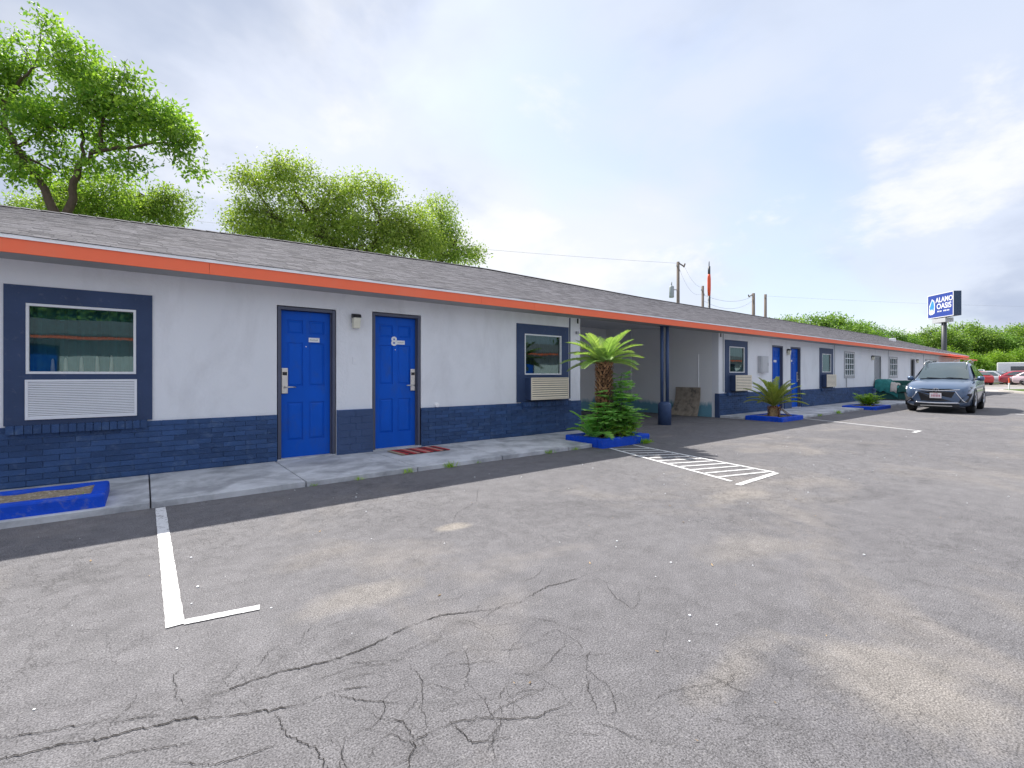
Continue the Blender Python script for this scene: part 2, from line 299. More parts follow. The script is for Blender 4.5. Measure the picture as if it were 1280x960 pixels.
# ------------------------------------------------------------------ mesh helpers
WL = {}
def tag(o, label=None, cat=None, group=None, kind=None):
    if label: o['label'] = label
    if cat: o['category'] = cat
    if group: o['group'] = group
    if kind: o['kind'] = kind
    return o
def thing(name, loc, label, cat, group=None, rz=None):
    """Empty at a thing's base. rz None: children are given in world coordinates."""
    o = bpy.data.objects.new(name, None); COL.objects.link(o); o.location = loc; o.empty_display_size = 0.2
    if rz is None: WL[o.name] = Vector(loc)
    else: o.rotation_euler = (0, 0, rz); WL[o.name] = Vector((0, 0, 0))
    return tag(o, label, cat, group)
class MB:
    def __init__(s): s.v = []; s.f = []
    def add(s, vs, fs):
        b = len(s.v); s.v += [tuple(p) for p in vs]; s.f += [tuple(i+b for i in f) for f in fs]; return s
    def box(s, x0, x1, y0, y1, z0, z1):
        return s.add([(x0, y0, z0), (x1, y0, z0), (x1, y1, z0), (x0, y1, z0), (x0, y0, z1), (x1, y0, z1), (x1, y1, z1), (x0, y1, z1)],
                     [(3, 2, 1, 0), (4, 5, 6, 7), (0, 1, 5, 4), (1, 2, 6, 5), (2, 3, 7, 6), (3, 0, 4, 7)])
    def prism(s, poly, axis, a, b):
        n = len(poly)
        P = {'x': lambda p, t: (t, p[0], p[1]), 'y': lambda p, t: (p[0], t, p[1]), 'z': lambda p, t: (p[0], p[1], t)}[axis]
        vs = [P(p, a) for p in poly] + [P(p, b) for p in poly]
        return s.add(vs, [tuple(range(n))[::-1], tuple(range(n, 2*n))] + [(i, (i+1) % n, n+(i+1) % n, n+i) for i in range(n)])
    def tube(s, pts, rad, n=8):
        pts = [Vector(p) for p in pts]; k = len(pts)
        if not hasattr(rad, '__len__'): rad = [rad]*k
        vs = []; ref = None
        for i, p in enumerate(pts):
            d = (pts[min(i+1, k-1)] - pts[max(i-1, 0)]).normalized()
            if ref is None: ref = Vector((0, 0, 1)) if abs(d.z) < 0.9 else Vector((1, 0, 0))
            u = (ref - d*ref.dot(d)).normalized(); ref = u; w = d.cross(u)
            for j in range(n):
                a = 2*math.pi*j/n; vs.append(p + (u*math.cos(a)+w*math.sin(a))*rad[i])
        fs = [(i*n+j, i*n+(j+1) % n, (i+1)*n+(j+1) % n, (i+1)*n+j) for i in range(k-1) for j in range(n)]
        fs += [tuple(range(n))[::-1], tuple(range((k-1)*n, k*n))]
        return s.add(vs, fs)
    def lathe(s, c, prof, n=20, axis='z'):
        vs = []
        for r, h in prof:
            for j in range(n):
                a = 2*math.pi*j/n; x, y = r*math.cos(a), r*math.sin(a)
                vs.append((c[0]+x, c[1]+y, c[2]+h) if axis == 'z' else (c[0]+x, c[1]+h, c[2]+y))
        k = len(prof)
        fs = [(i*n+j, i*n+(j+1) % n, (i+1)*n+(j+1) % n, (i+1)*n+j) for i in range(k-1) for j in range(n)]
        fs += [tuple(range(n))[::-1], tuple(range((k-1)*n, k*n))]
        return s.add(vs, fs)
    def quad(s, a, b, c, d): return s.add([a, b, c, d], [(0, 1, 2, 3)])
    def mesh(s, name, off=(0, 0, 0)):
        me = bpy.data.meshes.new(name); me.from_pydata([(a-off[0], b-off[1], c-off[2]) for a, b, c in s.v], [], s.f); me.update(); return me
    def build(s, name, mat, parent=None, origin=None, smooth=False, bevel=0.0):
        off = WL.get(parent.name, Vector()) if parent else Vector(origin or (0, 0, 0))
        me = s.mesh(name, off); o = bpy.data.objects.new(name, me); COL.objects.link(o)
        if parent: o.parent = parent; WL[o.name] = off
        else: o.location = off
        me.materials.append(MATS[mat] if isinstance(mat, str) else mat)
        if smooth: me.polygons.foreach_set('use_smooth', [True]*len(me.polygons))
        if bevel:
            b = o.modifiers.new('bevel', 'BEVEL'); b.width = bevel; b.segments = 2; b.limit_method = 'ANGLE'; b.angle_limit = R(40)
        return o
def np_mesh(name, verts, faces, mat):
    me = bpy.data.meshes.new(name); nv, nf, k = len(verts), len(faces), faces.shape[1]
    me.vertices.add(nv); me.vertices.foreach_set('co', verts.astype(np.float32).ravel())
    me.loops.add(nf*k); me.loops.foreach_set('vertex_index', faces.astype(np.int32).ravel())
    me.polygons.add(nf); me.polygons.foreach_set('loop_start', np.arange(nf, dtype=np.int32)*k)
    me.update(calc_edges=True); me.polygons.foreach_set('use_smooth', np.zeros(nf, dtype=bool)); me.materials.append(MATS[mat]); return me
def obj(name, me, parent=None, loc=(0, 0, 0)):
    o = bpy.data.objects.new(name, me); COL.objects.link(o); o.location = loc
    if parent: o.parent = parent
    return o
def copy_tree(o, parent=None):
    c = o.copy(); COL.objects.link(c); c.parent = parent
    for ch in list(o.children): copy_tree(ch, c)
    return c
def text_mesh(body, size, extrude=0.004, bold=0.0):
    cu = bpy.data.curves.new('t', 'FONT'); cu.body = body; cu.size = size; cu.extrude = extrude; cu.offset = bold; cu.align_x = 'CENTER'; cu.align_y = 'CENTER'
    t = bpy.data.objects.new('t', cu); COL.objects.link(t); bpy.context.view_layer.update()
    me = bpy.data.meshes.new_from_object(t.evaluated_get(bpy.context.evaluated_depsgraph_get())); bpy.data.objects.remove(t); return me
rnd = random.Random(7)
# ------------------------------------------------------------------ the setting: ground, road, pavements, paint
def sheet(name, mat, x0, x1, y0, y1, z, nx=1, ny=1):
    m = MB(); xs = np.linspace(x0, x1, nx+1); ys = np.linspace(y0, y1, ny+1)
    for i in range(nx):
        for j in range(ny): m.quad((xs[i], ys[j], z), (xs[i+1], ys[j], z), (xs[i+1], ys[j+1], z), (xs[i], ys[j+1], z))
    return tag(m.build(name, mat), kind='structure')
sheet('ground', 'asphalt', -700, 1500, -900, 900, 0)
sheet('lawn', 'grass_ground', -60, 49, 17.4, 60, 0.01)
sheet('concrete_apron', 'concrete_pale', 47.5, 54, -60, 7.2, 0.004)
sheet('road', 'road_gray', 54, 66, -200, 200, 0.008)
sheet('far_parking_lot', 'far_lot', 66.3, 100, -120, 120, 0.012)
sheet('meadow', 'grass_ground', 88, 400, -300, 300, 0.05)

def pavement(name, spans, y0, y1):
    root = bpy.data.objects.new(name, None); COL.objects.link(root); tag(root, kind='structure'); WL[root.name] = Vector((0, 0, 0))
    for a, b, ya, yb in spans:
        m = MB(); j = 0.006
        m.box(a+j, b-j, ya, yb, -0.05, 0.06+rnd.uniform(-0.003, 0.003)); m.build('slab', 'concrete', root, bevel=0.008)
    return root
edges = [-5.26, -3.94, -2.62, -1.27, 0.05, 1.38, 2.70, 4.02, 5.34]
sp = [(a, b, 5.37, 6.86) for a, b in zip(edges, edges[1:])] + [(5.34, 5.89, 5.37, 6.86), (5.89, 7.16, 6.04, 6.86)]
pavement('sidewalk', sp, 5.37, 6.86)
sp = [(12.76, 14.06, 6.17, 6.86)] + [(14.06+1.5*i, 14.06+1.5*(i+1), 5.35, 6.86) for i in range(21)]
pavement('walkway', sp, 5.35, 6.86)

def strip(pts, w):
    """painted strip along a polyline with slightly ragged edges"""
    m = MB(); z = 0.005
    for (x0, y0), (x1, y1) in zip(pts, pts[1:]):
        d = Vector((x1-x0, y1-y0)); n = max(2, int(d.length/0.03)); d.normalize(); p = Vector((-d.y, d.x))
        L = math.hypot(x1-x0, y1-y0); row = []
        for i in range(n+1):
            c = Vector((x0, y0))+d*L*i/n; r = w/2
            row.append((c+p*(r+rnd.uniform(-.0015, .0015)), c-p*(r+rnd.uniform(-.0015, .0015))))
        for a, b in zip(row, row[1:]): m.quad((*a[1], z), (*b[1], z), (*b[0], z), (*a[0], z))
    return m
tag(strip([(0.12, 5.33), (0.12, 2.78)], 0.075).build('bay_line', 'road_paint'), kind='structure')
tag(strip([(0.158, 2.795), (0.475, 2.735)], 0.055).build('bay_line', 'road_paint'), kind='structure')
def lerp(a, b, t): return (a[0]+(b[0]-a[0])*t, a[1]+(b[1]-a[1])*t)
A0, A1, B0, B1 = (6.02, 5.10), (5.24, 2.68), (6.62, 5.10), (6.14, 2.60)
tag(strip([A0, A1], 0.055).build('hatch_line', 'road_paint'), kind='structure')
tag(strip([B0, B1], 0.055).build('hatch_line', 'road_paint'), kind='structure')
tag(strip([(6.13, 2.57), (5.12, 2.55)], 0.07).build('hatch_line', 'road_paint'), kind='structure')
for i in range(11):
    a = lerp(A0, A1, 0.03+i*0.088); b = lerp(B0, B1, min(0.985, 0.17+i*0.081))
    d = Vector((b[0]-a[0], b[1]-a[1])).normalized()*0.04
    tag(strip([(a[0]+d.x, a[1]+d.y), (b[0]-d.x, b[1]-d.y)], 0.045).build('hatch_bar', 'road_paint'), kind='structure')
tag(strip([(14.30, 5.28), (13.15, 2.66)], 0.07).build('bay_line', 'road_paint'), kind='structure')
tag(strip([(13.15, 2.60), (12.62, 2.60)], 0.07).build('bay_line', 'road_paint'), kind='structure')
tag(strip([(21.0, 1.9), (20.8, 1.5)], 0.12).build('paint_fleck', 'road_paint'), kind='structure')

# ------------------------------------------------------------------ the motel wing
Y0 = 6.89; ZW = 0.676
bld = thing('motel_building', (20.0, Y0, 0.0), 'long low grey motel wing with navy brick base, orange fascia and blue doors', 'building')
def wall_openings(m, x0, x1, z0, z1, y0, y1, ops):
    xs = sorted({x0, x1, *[o[0] for o in ops], *[o[1] for o in ops]}); zs = sorted({z0, z1, *[o[2] for o in ops if z0 < o[2] < z1], *[o[3] for o in ops]})
    for a, b in zip(xs, xs[1:]):
        run = None
        for c, d in zip(zs, zs[1:]):
            mx, mz = (a+b)/2, (c+d)/2
            hole = any(o[0] < mx < o[1] and o[2] < mz < o[3] for o in ops)
            if not hole: run = (run[0], d) if run else (c, d)
            if hole and run: m.box(a, b, y0, y1, *run); run = None
        if run: m.box(a, b, y0, y1, *run)
ZD = 2.14
opsL = [(-0.95, -0.07, 1.22, 1.94), (1.40, 2.18, -1, ZD), (2.71, 3.52, -1, ZD+.02), (5.67, 6.62, 1.21, 1.98)]
opsR = [(13.32, 14.22, 1.27, 2.02), (16.09, 16.93, -1, 2.17), (17.50, 18.36, -1, 2.17), (20.28, 21.18, 1.30, 2.00), (22.76, 23.82, 1.18, 2.11),
        (26.62, 27.58, -1, 2.10), (28.99, 30.23, 1.14, 2.02), (32.81, 33.63, -1, 2.08), (36.1, 38.7, 1.15, 2.06)]
XE = 46.0
m = MB(); wall_openings(m, -7.0, 7.18, 0.0, 2.50, Y0, Y0+0.2, opsL); m.build('wall', 'stucco', bld)
m = MB(); wall_openings(m, 12.75, XE, 0.0, 2.50, Y0, Y0+0.2, opsR); m.build('wall', 'stucco', bld)
m = MB(); m.box(-7, XE, 16.6, 16.8, 0, 2.5); m.build('wall', 'stucco', bld)                                     # rear
for xa in (-7.0, XE-0.2): m = MB(); m.prism([(Y0+.21, 0), (16.59, 0), (16.59, 2.5), (11.7, 4.05), (Y0+.21, 2.5)], 'x', xa, xa+.2); m.build('wall', 'stucco', bld)
# carport bay
m = MB(); m.prism([(Y0+.2, 0), (11.0, 0), (11.0, 2.95), (Y0+.2, 2.60)], 'x', 6.98, 7.18); m.build('carport_wall', 'carport_wall', bld)
m = MB(); m.prism([(Y0+.2, 0), (11.0, 0), (11.0, 2.95), (Y0+.2, 2.60)], 'x', 12.75, 12.95); m.build('carport_wall', 'carport_wall', bld)
m = MB(); m.box(6.98, 12.95, 11.0, 11.2, 0, 2.95); m.build('carport_wall', 'carport_wall', bld)
m = MB(); m.prism([(Y0+.06, 2.50), (11.0, 2.80), (11.0, 2.84), (Y0+.06, 2.54)], 'x', 7.18, 12.75); m.build('carport_ceiling', 'stucco', bld)
m = MB(); m.box(7.18, 12.75, Y0-.10, Y0+.05, 2.385, 2.53); m.build('beam', 'stucco', bld, bevel=.004)
m = MB(); m.tube([(12.72, 9.9, 0.3), (12.72, 9.9, 2.7)], 0.03, 8); m.build('drain_pipe', 'white_metal', bld, smooth=True)
m = MB(); m.tube([(12.735, 7.5, 0.7), (12.735, 7.5, 1.8)], 0.012, 6); m.build('conduit', 'white_metal', bld)
for x in (6.87, 12.98): m = MB(); m.tube([(x, Y0-.012, 0.72), (x, Y0-.012, 2.37)], 0.011, 6); m.build('conduit', 'navy_trim' if x < 10 else 'grey_metal', bld)
for x in (21.6, 28.75, 35.6): m = MB(); m.box(x-.02, x+.02, Y0-.012, Y0+.01, 0.68, 2.37); m.build('wall_joint', 'grey_metal', bld)
m = MB(); m.tube([(22.9, Y0-.015, 0.68), (22.9, Y0-.015, 1.1)], 0.02, 6); m.build('conduit', 'grey_metal', bld)
# fixing bracket under the fascia by the carport
for x in (7.1, 12.85): m = MB(); m.box(x-.012, x+.012, Y0-.02, Y0, 2.27, 2.37); m.build('bracket', 'black', bld)
# soffit + fascia + drip edge
YE = 6.46
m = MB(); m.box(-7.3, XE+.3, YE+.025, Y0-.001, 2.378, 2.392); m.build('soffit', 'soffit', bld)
fx = [-7.3, -3.4, -0.3+.9, 4.4, 5.55, 9.4, 13.3, 17.2, 21.1, 25.0, 28.9, 32.8, 36.7, 40.6, XE+.3]
for a, b in zip(fx, fx[1:]):
    m = MB(); dz = rnd.uniform(-.003, .003); m.box(a+.0015, b-.0015, YE, YE+.024, 2.372+dz, 2.512); m.build('fascia_board', 'orange', bld)
m = MB(); m.prism([(YE-.012, 2.505), (YE-.009, 2.541), (YE+.10, 2.562), (YE+.10, 2.555), (YE-.003, 2.535), (YE-.006, 2.505)], 'x', -7.3, XE+.3); m.build('drip_edge', 'white_metal', bld)
# roof planes and shingles
PITCH = 0.333; ca = 1/math.hypot(1, PITCH); sa = PITCH*ca
ZR0 = 2.548; YR = 11.75; RL = (YR-YE)/ca
def rise(x):      # the old ridge is not dead level
    return float(np.interp(x, [-7, -1.9, 2.0, 8.0, 15.7, 24, 46], [4.02, 4.09, 4.25, 4.40, 4.30, 4.31, 4.31]))
def rp(x, s, h=0.0):
    p = (rise(x)-ZR0+.005)/(YR-YE+.02); y = s*ca
    return (x, YE-.02+y-h*sa, ZR0-.005+y*p+h*ca)
XR = [-7.3, -1.9, 0, 2.0, 5, 8.0, 12, 15.7, 20, 24, 35, XE+.3]; e = .02
m = MB()
for a, b in zip(XR, XR[1:]):
    q0, q1, q2, q3 = rp(a, .03, -e), rp(b, .03, -e), rp(b, RL, -e), rp(a, RL, -e); d = lambda p, k: (p[0], p[1], p[2]-k)
    m.add([q0, q1, q2, q3, (a, 17.2, 2.54), (b, 17.2, 2.54), d(q0, .02), d(q1, .02), d(q2, .06), d(q3, .06), (a, 17.2, 2.48), (b, 17.2, 2.48)],
          [(0, 1, 2, 3), (3, 2, 5, 4), (6, 9, 8, 7), (9, 10, 11, 8), (0, 6, 7, 1), (4, 5, 11, 10)] + ([(0, 3, 9, 6), (3, 4, 10, 9)] if a == XR[0] else []) + ([(1, 7, 8, 2), (2, 8, 11, 5)] if b == XR[-1] else []))
roof = m.build('roof', 'underlay', bld)
m = MB()
for a, b in zip(XR, XR[1:]): m.quad((a, YR-.05, rise(a)+.004), (b, YR-.05, rise(b)+.004), (b, 17.22, 2.56), (a, 17.22, 2.56))
m.build('rear_roof_covering', 'shingle', roof)
# shingles: tabs in courses; the nearest are single pieces, the others one mesh
EXPO = 0.125; nc = int(RL/EXPO)
VARS = {}
def tab_mesh(wd, th):
    k = (round(wd, 2), round(th, 3))
    if k not in VARS:
        q = MB(); w_ = wd-.004; L_ = EXPO*1.12
        q.add([(0, 0, .0003), (w_, 0, .0003), (w_, 0, th), (0, 0, th), (0, L_*ca, L_*sa+.0003), (w_, L_*ca, L_*sa+.0003)], [(0, 1, 2, 3), (3, 2, 5, 4), (0, 3, 4), (1, 5, 2)])
        me = q.mesh('shingle'); me.materials.append(MATS['shingle']); VARS[k] = me
    return VARS[k]
rs = random.Random(3); single = 0; bulk_v = []; bulk_f = []
for c in range(nc):
    x = -7.3+rs.uniform(0, .2)
    while x < XE+.2:
        wd = rs.choice((.10, .14, .18, .22, .26)); th = rs.choice((.0022, .0028, .0036, .0046)); s = c*EXPO+rs.uniform(-.005, .005)
        if c < 13 and -1.6 < x < 3.4 and single < 300:
            p = rp(x, s); o = obj('shingle', tab_mesh(wd, th), roof, Vector(p)-WL[bld.name]); single += 1; o.rotation_euler.x = math.atan((rise(x)-ZR0)/(YR-YE))-math.atan(PITCH)
        else:
            w_ = wd-.004; L_ = EXPO*1.12; b = len(bulk_v)
            bulk_v += [rp(x, s, .0003), rp(x+w_, s, .0003), rp(x+w_, s, th), rp(x, s, th), rp(x, s+L_, .0003), rp(x+w_, s+L_, .0003)]
            bulk_f += [(b, b+1, b+2, b+3), (b+3, b+2, b+5, b+4)]
        x += wd
o = obj('shingle_courses', np_mesh('shingle_courses', np.array(bulk_v)-np.array(WL[bld.name]), np.array(bulk_f), 'shingle'), roof); tag(o, kind='stuff')
m = MB(); x = -7.3
while x < XE+.3:
    zr = rise(x); m.add([(x, YR-.16, zr-.025), (x+.24, YR-.16, zr-.025), (x+.24, YR, zr+.03), (x, YR, zr+.03), (x, YR+.16, zr-.025), (x+.24, YR+.16, zr-.025)], [(0, 1, 2, 3), (3, 2, 5, 4)]); x += .245
tag(m.build('ridge_cap', 'shingle', roof), kind='stuff')
m = MB(); m.box(39.0, 39.3, 9.0, 9.3, 3.2, 3.62); m.build('roof_vent', 'white_metal', roof, bevel=.02)

# brick base: courses of running bond, painted navy
BH = ZW/11.0; BL = 0.245
bm_ = MB(); bm_.box(-BL/2+.003, BL/2-.003, -.028, .0, -BH/2+.0035, BH/2-.0035); 
brick_me = bm_.mesh('brick'); brick_me.materials.append(MATS['navy_brick'])
half_ = MB(); half_.box(-BL/4+.004, BL/4-.004, -.028, .0, -BH/2+.0035, BH/2-.0035); half_me = half_.mesh('brick'); half_me.materials.append(MATS['navy_brick'])
wainL = [(-7.0, 1.40), (3.52, 7.18)]
wainR = [(12.75, 16.09), (18.36, 26.62), (27.58, 32.81), (33.63, XE)]
nb = 0; bulk = MB()
for a, b in wainL+wainR:
    m = MB(); m.box(a, b, Y0-.020, Y0+.05, 0.0, ZW-.004); m.build('mortar_bed', 'navy_mortar', bld)
    n = max(1, round((b-a)/BL)); bl = (b-a)/n
    for r in range(11):
        z = .002+BH*(r+.5); x = a
        sizes = ([bl/2]+[bl]*(n-1)+[bl/2]) if r % 2 else [bl]*n
        for wd in sizes:
            xc = x+wd/2; x += wd; dy = rs.uniform(-.0035, .0025)
            if b < 8 and xc > -1.55 and nb < 300:
                o = obj('brick', brick_me if wd > bl*.7 else half_me, bld, Vector((xc, Y0-.003+dy, z))-WL[bld.name]); o.scale = (bl/BL, 1, 1); nb += 1
            else: bulk.box(xc-wd/2+.004, xc+wd/2-.004, Y0-.031+dy, Y0-.003, z-BH/2+.0035, z+BH/2-.0035)
tag(bulk.build('brick_courses', 'navy_brick', bld), kind='stuff')
# return of the brick base at the carport corner
m = MB(); m.box(12.725, 12.749, Y0-.031, Y0+.10, 0, ZW); m.build('pier_face', 'navy_block', bld)
for a, b in ((2.184, 2.706),):
    m = MB(); m.box(a, b, Y0-.045, Y0+.02, 0, .70); pier = m.build('pier', 'navy_mortar', bld)
    for r in range(7):
        n = 2 + r % 2; zz = .004+r*.0995
        for k in range(n): m = MB(); wd = (b-a)/n; m.box(a+k*wd+.003, a+(k+1)*wd-.003, Y0-.052-rs.uniform(0, .003), Y0-.046, zz, zz+.093); m.build('block', 'navy_block', pier, bevel=.003)
m = MB(); m.box(16.932, 17.498, Y0-.045, Y0+.02, 0, 0.68); m.build('pier_block', 'navy_block', bld, bevel=.006)

# doors
def six_panel(x0, x1, zt, hinge, number=None, plate=None, detail=True, lab=None):
    """door recessed in a metal frame; hinge 'r' puts the lock on the left"""
    g_ = .012; fw = .04
    m = MB(); m.box(x0+g_, x0+g_+fw, Y0+.005, Y0+.13, .06, zt-g_); m.box(x1-g_-fw, x1-g_, Y0+.005, Y0+.13, .06, zt-g_); m.box(x0+g_+fw, x1-g_-fw, Y0+.005, Y0+.13, zt-g_-fw, zt-g_)
    m.box(x0+g_+fw, x0+g_+fw+.014, Y0+.05, Y0+.13, .06, zt-g_-fw); m.box(x1-g_-fw-.014, x1-g_-fw, Y0+.05, Y0+.13, .06, zt-g_-fw)
    lx0, lx1, lz0, lz1 = x0+g_+fw+.004, x1-g_-fw-.004, .075, zt-g_-fw-.006; w, h = lx1-lx0, lz1-lz0; yl = Y0+.085
    d = MB(); yb = yl+.012; d.box(lx0, lx1, yb, yb+.03, lz0, lz1)
    cols = ((.13, .44), (.56, .87)); rows = ((.115, .375), (.485, .785), (.845, .94))
    xs = [0, .13, .44, .56, .87, 1]
    for a, b in ((0, .13), (.44, .56), (.87, 1)): d.box(lx0+w*a, lx0+w*b, yl, yb-.0005, lz0, lz1)
    zr_ = [0]+[v for r in rows for v in r]+[1]
    for i in range(0, len(zr_), 2):
        for a, b in cols: d.box(lx0+w*a, lx0+w*b, yl, yb-.0005, lz0+h*zr_[i], lz0+h*zr_[i+1])
    dob = d.build('door', 'door_blue', bld)
    if lab: dob['label'] = lab
    f = m.build('door_frame', 'door_frame', dob, bevel=.003)
    t_ = MB(); t_.box(x0+.002, x1-.002, Y0-.02, Y0+.14, .045, .074); t_.build('threshold', 'concrete', dob)
    k_ = MB(); k_.box(x0, x1, Y0+.131, Y0+.15, 0, zt); k_.build('backing', 'dark_gap', dob)
    for r in rows:
        for a, b in cols:
            X0, X1, Z0, Z1 = lx0+w*a+.012, lx0+w*b-.012, lz0+h*r[0]+.012, lz0+h*r[1]-.012; i_ = .022
            p = MB(); p.add([(X0, yb-.0008, Z0), (X1, yb-.0008, Z0), (X1, yb-.0008, Z1), (X0, yb-.0008, Z1), (X0+i_, yl+.002, Z0+i_), (X1-i_, yl+.002, Z0+i_), (X1-i_, yl+.002, Z1-i_), (X0+i_, yl+.002, Z1-i_)],
                            [(4, 5, 6, 7), (0, 1, 5, 4), (1, 2, 6, 5), (2, 3, 7, 6), (3, 0, 4, 7)]); p.build('panel', 'door_blue', dob)
    lx = lx0+.055 if hinge == 'r' else lx1-.055; s = 1 if hinge == 'r' else -1
    q = MB(); q.box(lx-.042, lx+.042, yl-.022, yl, .95, 1.30); q.build('lock_plate', 'silver', dob, bevel=.008)
    q = MB(); q.box(lx-.028, lx+.028, yl-.0265, yl-.022, 1.20, 1.245); q.build('card_reader', 'black', dob)
    q = MB(); q.tube([(lx, yl-.02, 1.04), (lx, yl-.065, 1.04), (lx+s*.03, yl-.07, 1.04), (lx+s*.13, yl-.068, 1.038)], [.012, .012, .011, .009], 8); q.build('handle', 'silver', dob, smooth=True)
    q = MB(); q.lathe((lx0+w*.5, yl-.004, 1.60), [(.008, 0), (.008, .004)], 8, 'y'); q.build('peephole', 'plate_white', dob)
    if plate:
        px, pz, pw, ph = plate
        q = MB(); q.box(px, px+pw, yl-.006, yl-.0005, pz, pz+ph); pl = q.build('notice_plate', 'plate_white', dob)
        q = MB()
        for i in range(7): q.box(px+pw*(.14+i*.105), px+pw*(.14+i*.105)+pw*.06, yl-.0075, yl-.006, pz+ph*.34, pz+ph*(.60 if i % 3 else .68))
        q.build('print', 'plate_ink', dob)
    if number:
        me = text_mesh(number, .19, .004, .006); me.materials.append(MATS['plate_white']); me.transform(Matrix.Translation(Vector((lx0+w*.47, yl-.005, 1.725))-WL[bld.name]) @ Matrix.Rotation(R(90), 4, 'X'))
        obj('door_number', me, dob)
    return dob
six_panel(1.40, 2.18, ZD, 'r', None, (1.825, 1.665, .145, .062), lab='blue six panel door with a white notice and no number')
six_panel(2.71, 3.52, ZD+.02, 'l', '8', (3.135, 1.685, .14, .062), lab='blue six panel door with a white number 8')
six_panel(16.09, 16.93, 2.17, 'r', None, (16.40, 1.62, .2, .07))
six_panel(17.50, 18.36, 2.17, 'l', None, (17.68, 1.66, .16, .06))
def plain_door(x0, x1, zt, grille):
    d = MB(); d.box(x0+.05, x1-.05, Y0+.06, Y0+.1, .06, zt-.05); dob = d.build('door', 'security_door', bld)
    f = MB(); f.box(x0+.004, x0+.05, Y0-.02, Y0+.12, .06, zt-.004); f.box(x1-.05, x1-.004, Y0-.02, Y0+.12, .06, zt-.004); f.box(x0+.05, x1-.05, Y0-.02, Y0+.12, zt-.05, zt-.004); f.build('door_frame', 'grey_metal', dob)
    q = MB(); w = x1-x0-.1
    for i in range(9): xx = x0+.05+w*(i+.5)/9; q.tube([(xx, Y0+.04, .1), (xx, Y0+.04, zt-.08)], .008, 5)
    for z in (.1, .85, 1.0, zt-.08): q.tube([(x0+.05, Y0+.04, z), (x1-.05, Y0+.04, z)], .010, 5)
    if grille: q.box(x0+.2, x1-.2, Y0+.03, Y0+.05, .86, 1.0)
    q.build('security_grille', 'white_frame' if grille else 'black', dob)
    h_ = MB(); h_.box(x0+.09, x0+.15, Y0+.02, Y0+.055, 1.0, 1.12); h_.build('handle', 'silver', dob)
plain_door(26.62, 27.58, 2.10, True); plain_door(32.81, 33.63, 2.08, False)

# windows
def window(op, outer, sill, mat='navy_trim', frame='white_frame', glass='window_glass', curtain='curtain_dark', muntins=None, light_below=0):
    x0, x1, z0, z1 = op; X0, X1, Z0, Z1 = outer; ya, yb = Y0-.016, Y0+.004
    t_ = MB()
    t_.prism([(X0, Z1), (x0, z1), (x1, z1), (X1, Z1)], 'y', ya, yb); t_.prism([(X0, Z0), (X1, Z0), (x1, z0), (x0, z0)], 'y', ya-.0015, yb)
    t_.prism([(X0, Z0), (x0, z0), (x0, z1), (X0, Z1)], 'y', ya-.001, yb); t_.prism([(X1, Z0), (X1, Z1), (x1, z1), (x1, z0)], 'y', ya-.001, yb)
    wo = t_.build('window', mat, bld)
    # jamb lining
    j = MB(); d1 = Y0+.17
    j.box(x0+.0005, x0+.012, yb, d1, z0, z1); j.box(x1-.012, x1-.0005, yb, d1, z0, z1); j.box(x0+.012, x1-.012, yb, d1, z1-.012, z1-.0005); j.box(x0+.012, x1-.012, yb, d1, z0+.0005, z0+.012)
    j.build('jamb_lining', mat, wo)
    fw = .022; f = MB(); fa, fb = Y0-.022, Y0+.03
    f.box(x0-.002, x1+.002, fa, fb, z1-fw, z1+.004); f.box(x0-.002, x1+.002, fa, fb, z0-.004, z0+fw); f.box(x0-.002, x0+fw, fa, fb, z0+fw, z1-fw); f.box(x1-fw, x1+.002, fa, fb, z0+fw, z1-fw)
    f.build('window_frame', frame, wo, bevel=.003)
    p = MB(); tl = rnd.uniform(-.003, .003); p.quad((x0+fw, Y0+.014+tl, z0+fw), (x1-fw, Y0+.014-tl, z0+fw), (x1-fw, Y0+.014-tl, z1-fw), (x0+fw, Y0+.014+tl, z1-fw)); p.build('pane', glass, wo)
    c = MB(); n = 26
    for i in range(n):
        a, b = x0+(x1-x0)*i/n, x0+(x1-x0)*(i+1)/n; o1, o2 = .018*math.sin(i*1.9), .018*math.sin((i+1)*1.9)
        c.quad((a, Y0+.13+o1, z0), (b, Y0+.13+o2, z0), (b, Y0+.13+o2, z1), (a, Y0+.13+o1, z1))
    c.build('curtain', curtain, wo, smooth=True)
    bk = MB(); bk.box(x0, x1, Y0+.17, Y0+.19, z0, z1); bk.build('backing', 'dark_gap', wo)
    if muntins:
        q = MB(); nx, nz = muntins
        for i in range(1, nx): xx = x0+(x1-x0)*i/nx; q.box(xx-.014, xx+.014, fa+.004, Y0+.012, z0+fw, z1-fw)
        for i in range(1, nz): zz = z0+(z1-z0)*i/nz; q.box(x0+fw, x1-fw, fa+.008, Y0+.010, zz-.014, zz+.014)
        q.build('muntin_bars', frame, wo)
    if sill:
        sx0, sx1, sz = sill; q = MB(); n = max(3, round((sx1-sx0)/.068)); w = (sx1-sx0)/n
        for i in range(n): dy = rs.uniform(-.004, .004); q.box(sx0+w*i+.004, sx0+w*(i+1)-.004, Y0-.085+dy, Y0-.018, sz-.085, sz)
        q.box(sx0+.002, sx1-.002, Y0-.075, Y0-.018, sz-.080, sz-.006); q.build('window_sill', 'navy_brick', wo)
    return wo
w1 = window(opsL[0], (-1.11, 0.08, 0.69, 2.125), (-1.09, 0.035, .690), curtain='curtain_teal')
w2 = window(opsL[3], (5.48, 6.83, 0.69, 2.17), (5.58, 6.83, .690))
w3 = window(opsR[0], (13.08, 14.42, 0.69, 2.21), (13.15, 14.42, .690))
w5 = window(opsR[3], (20.05, 21.43, 0.69, 2.22), (20.1, 21.43, .690))
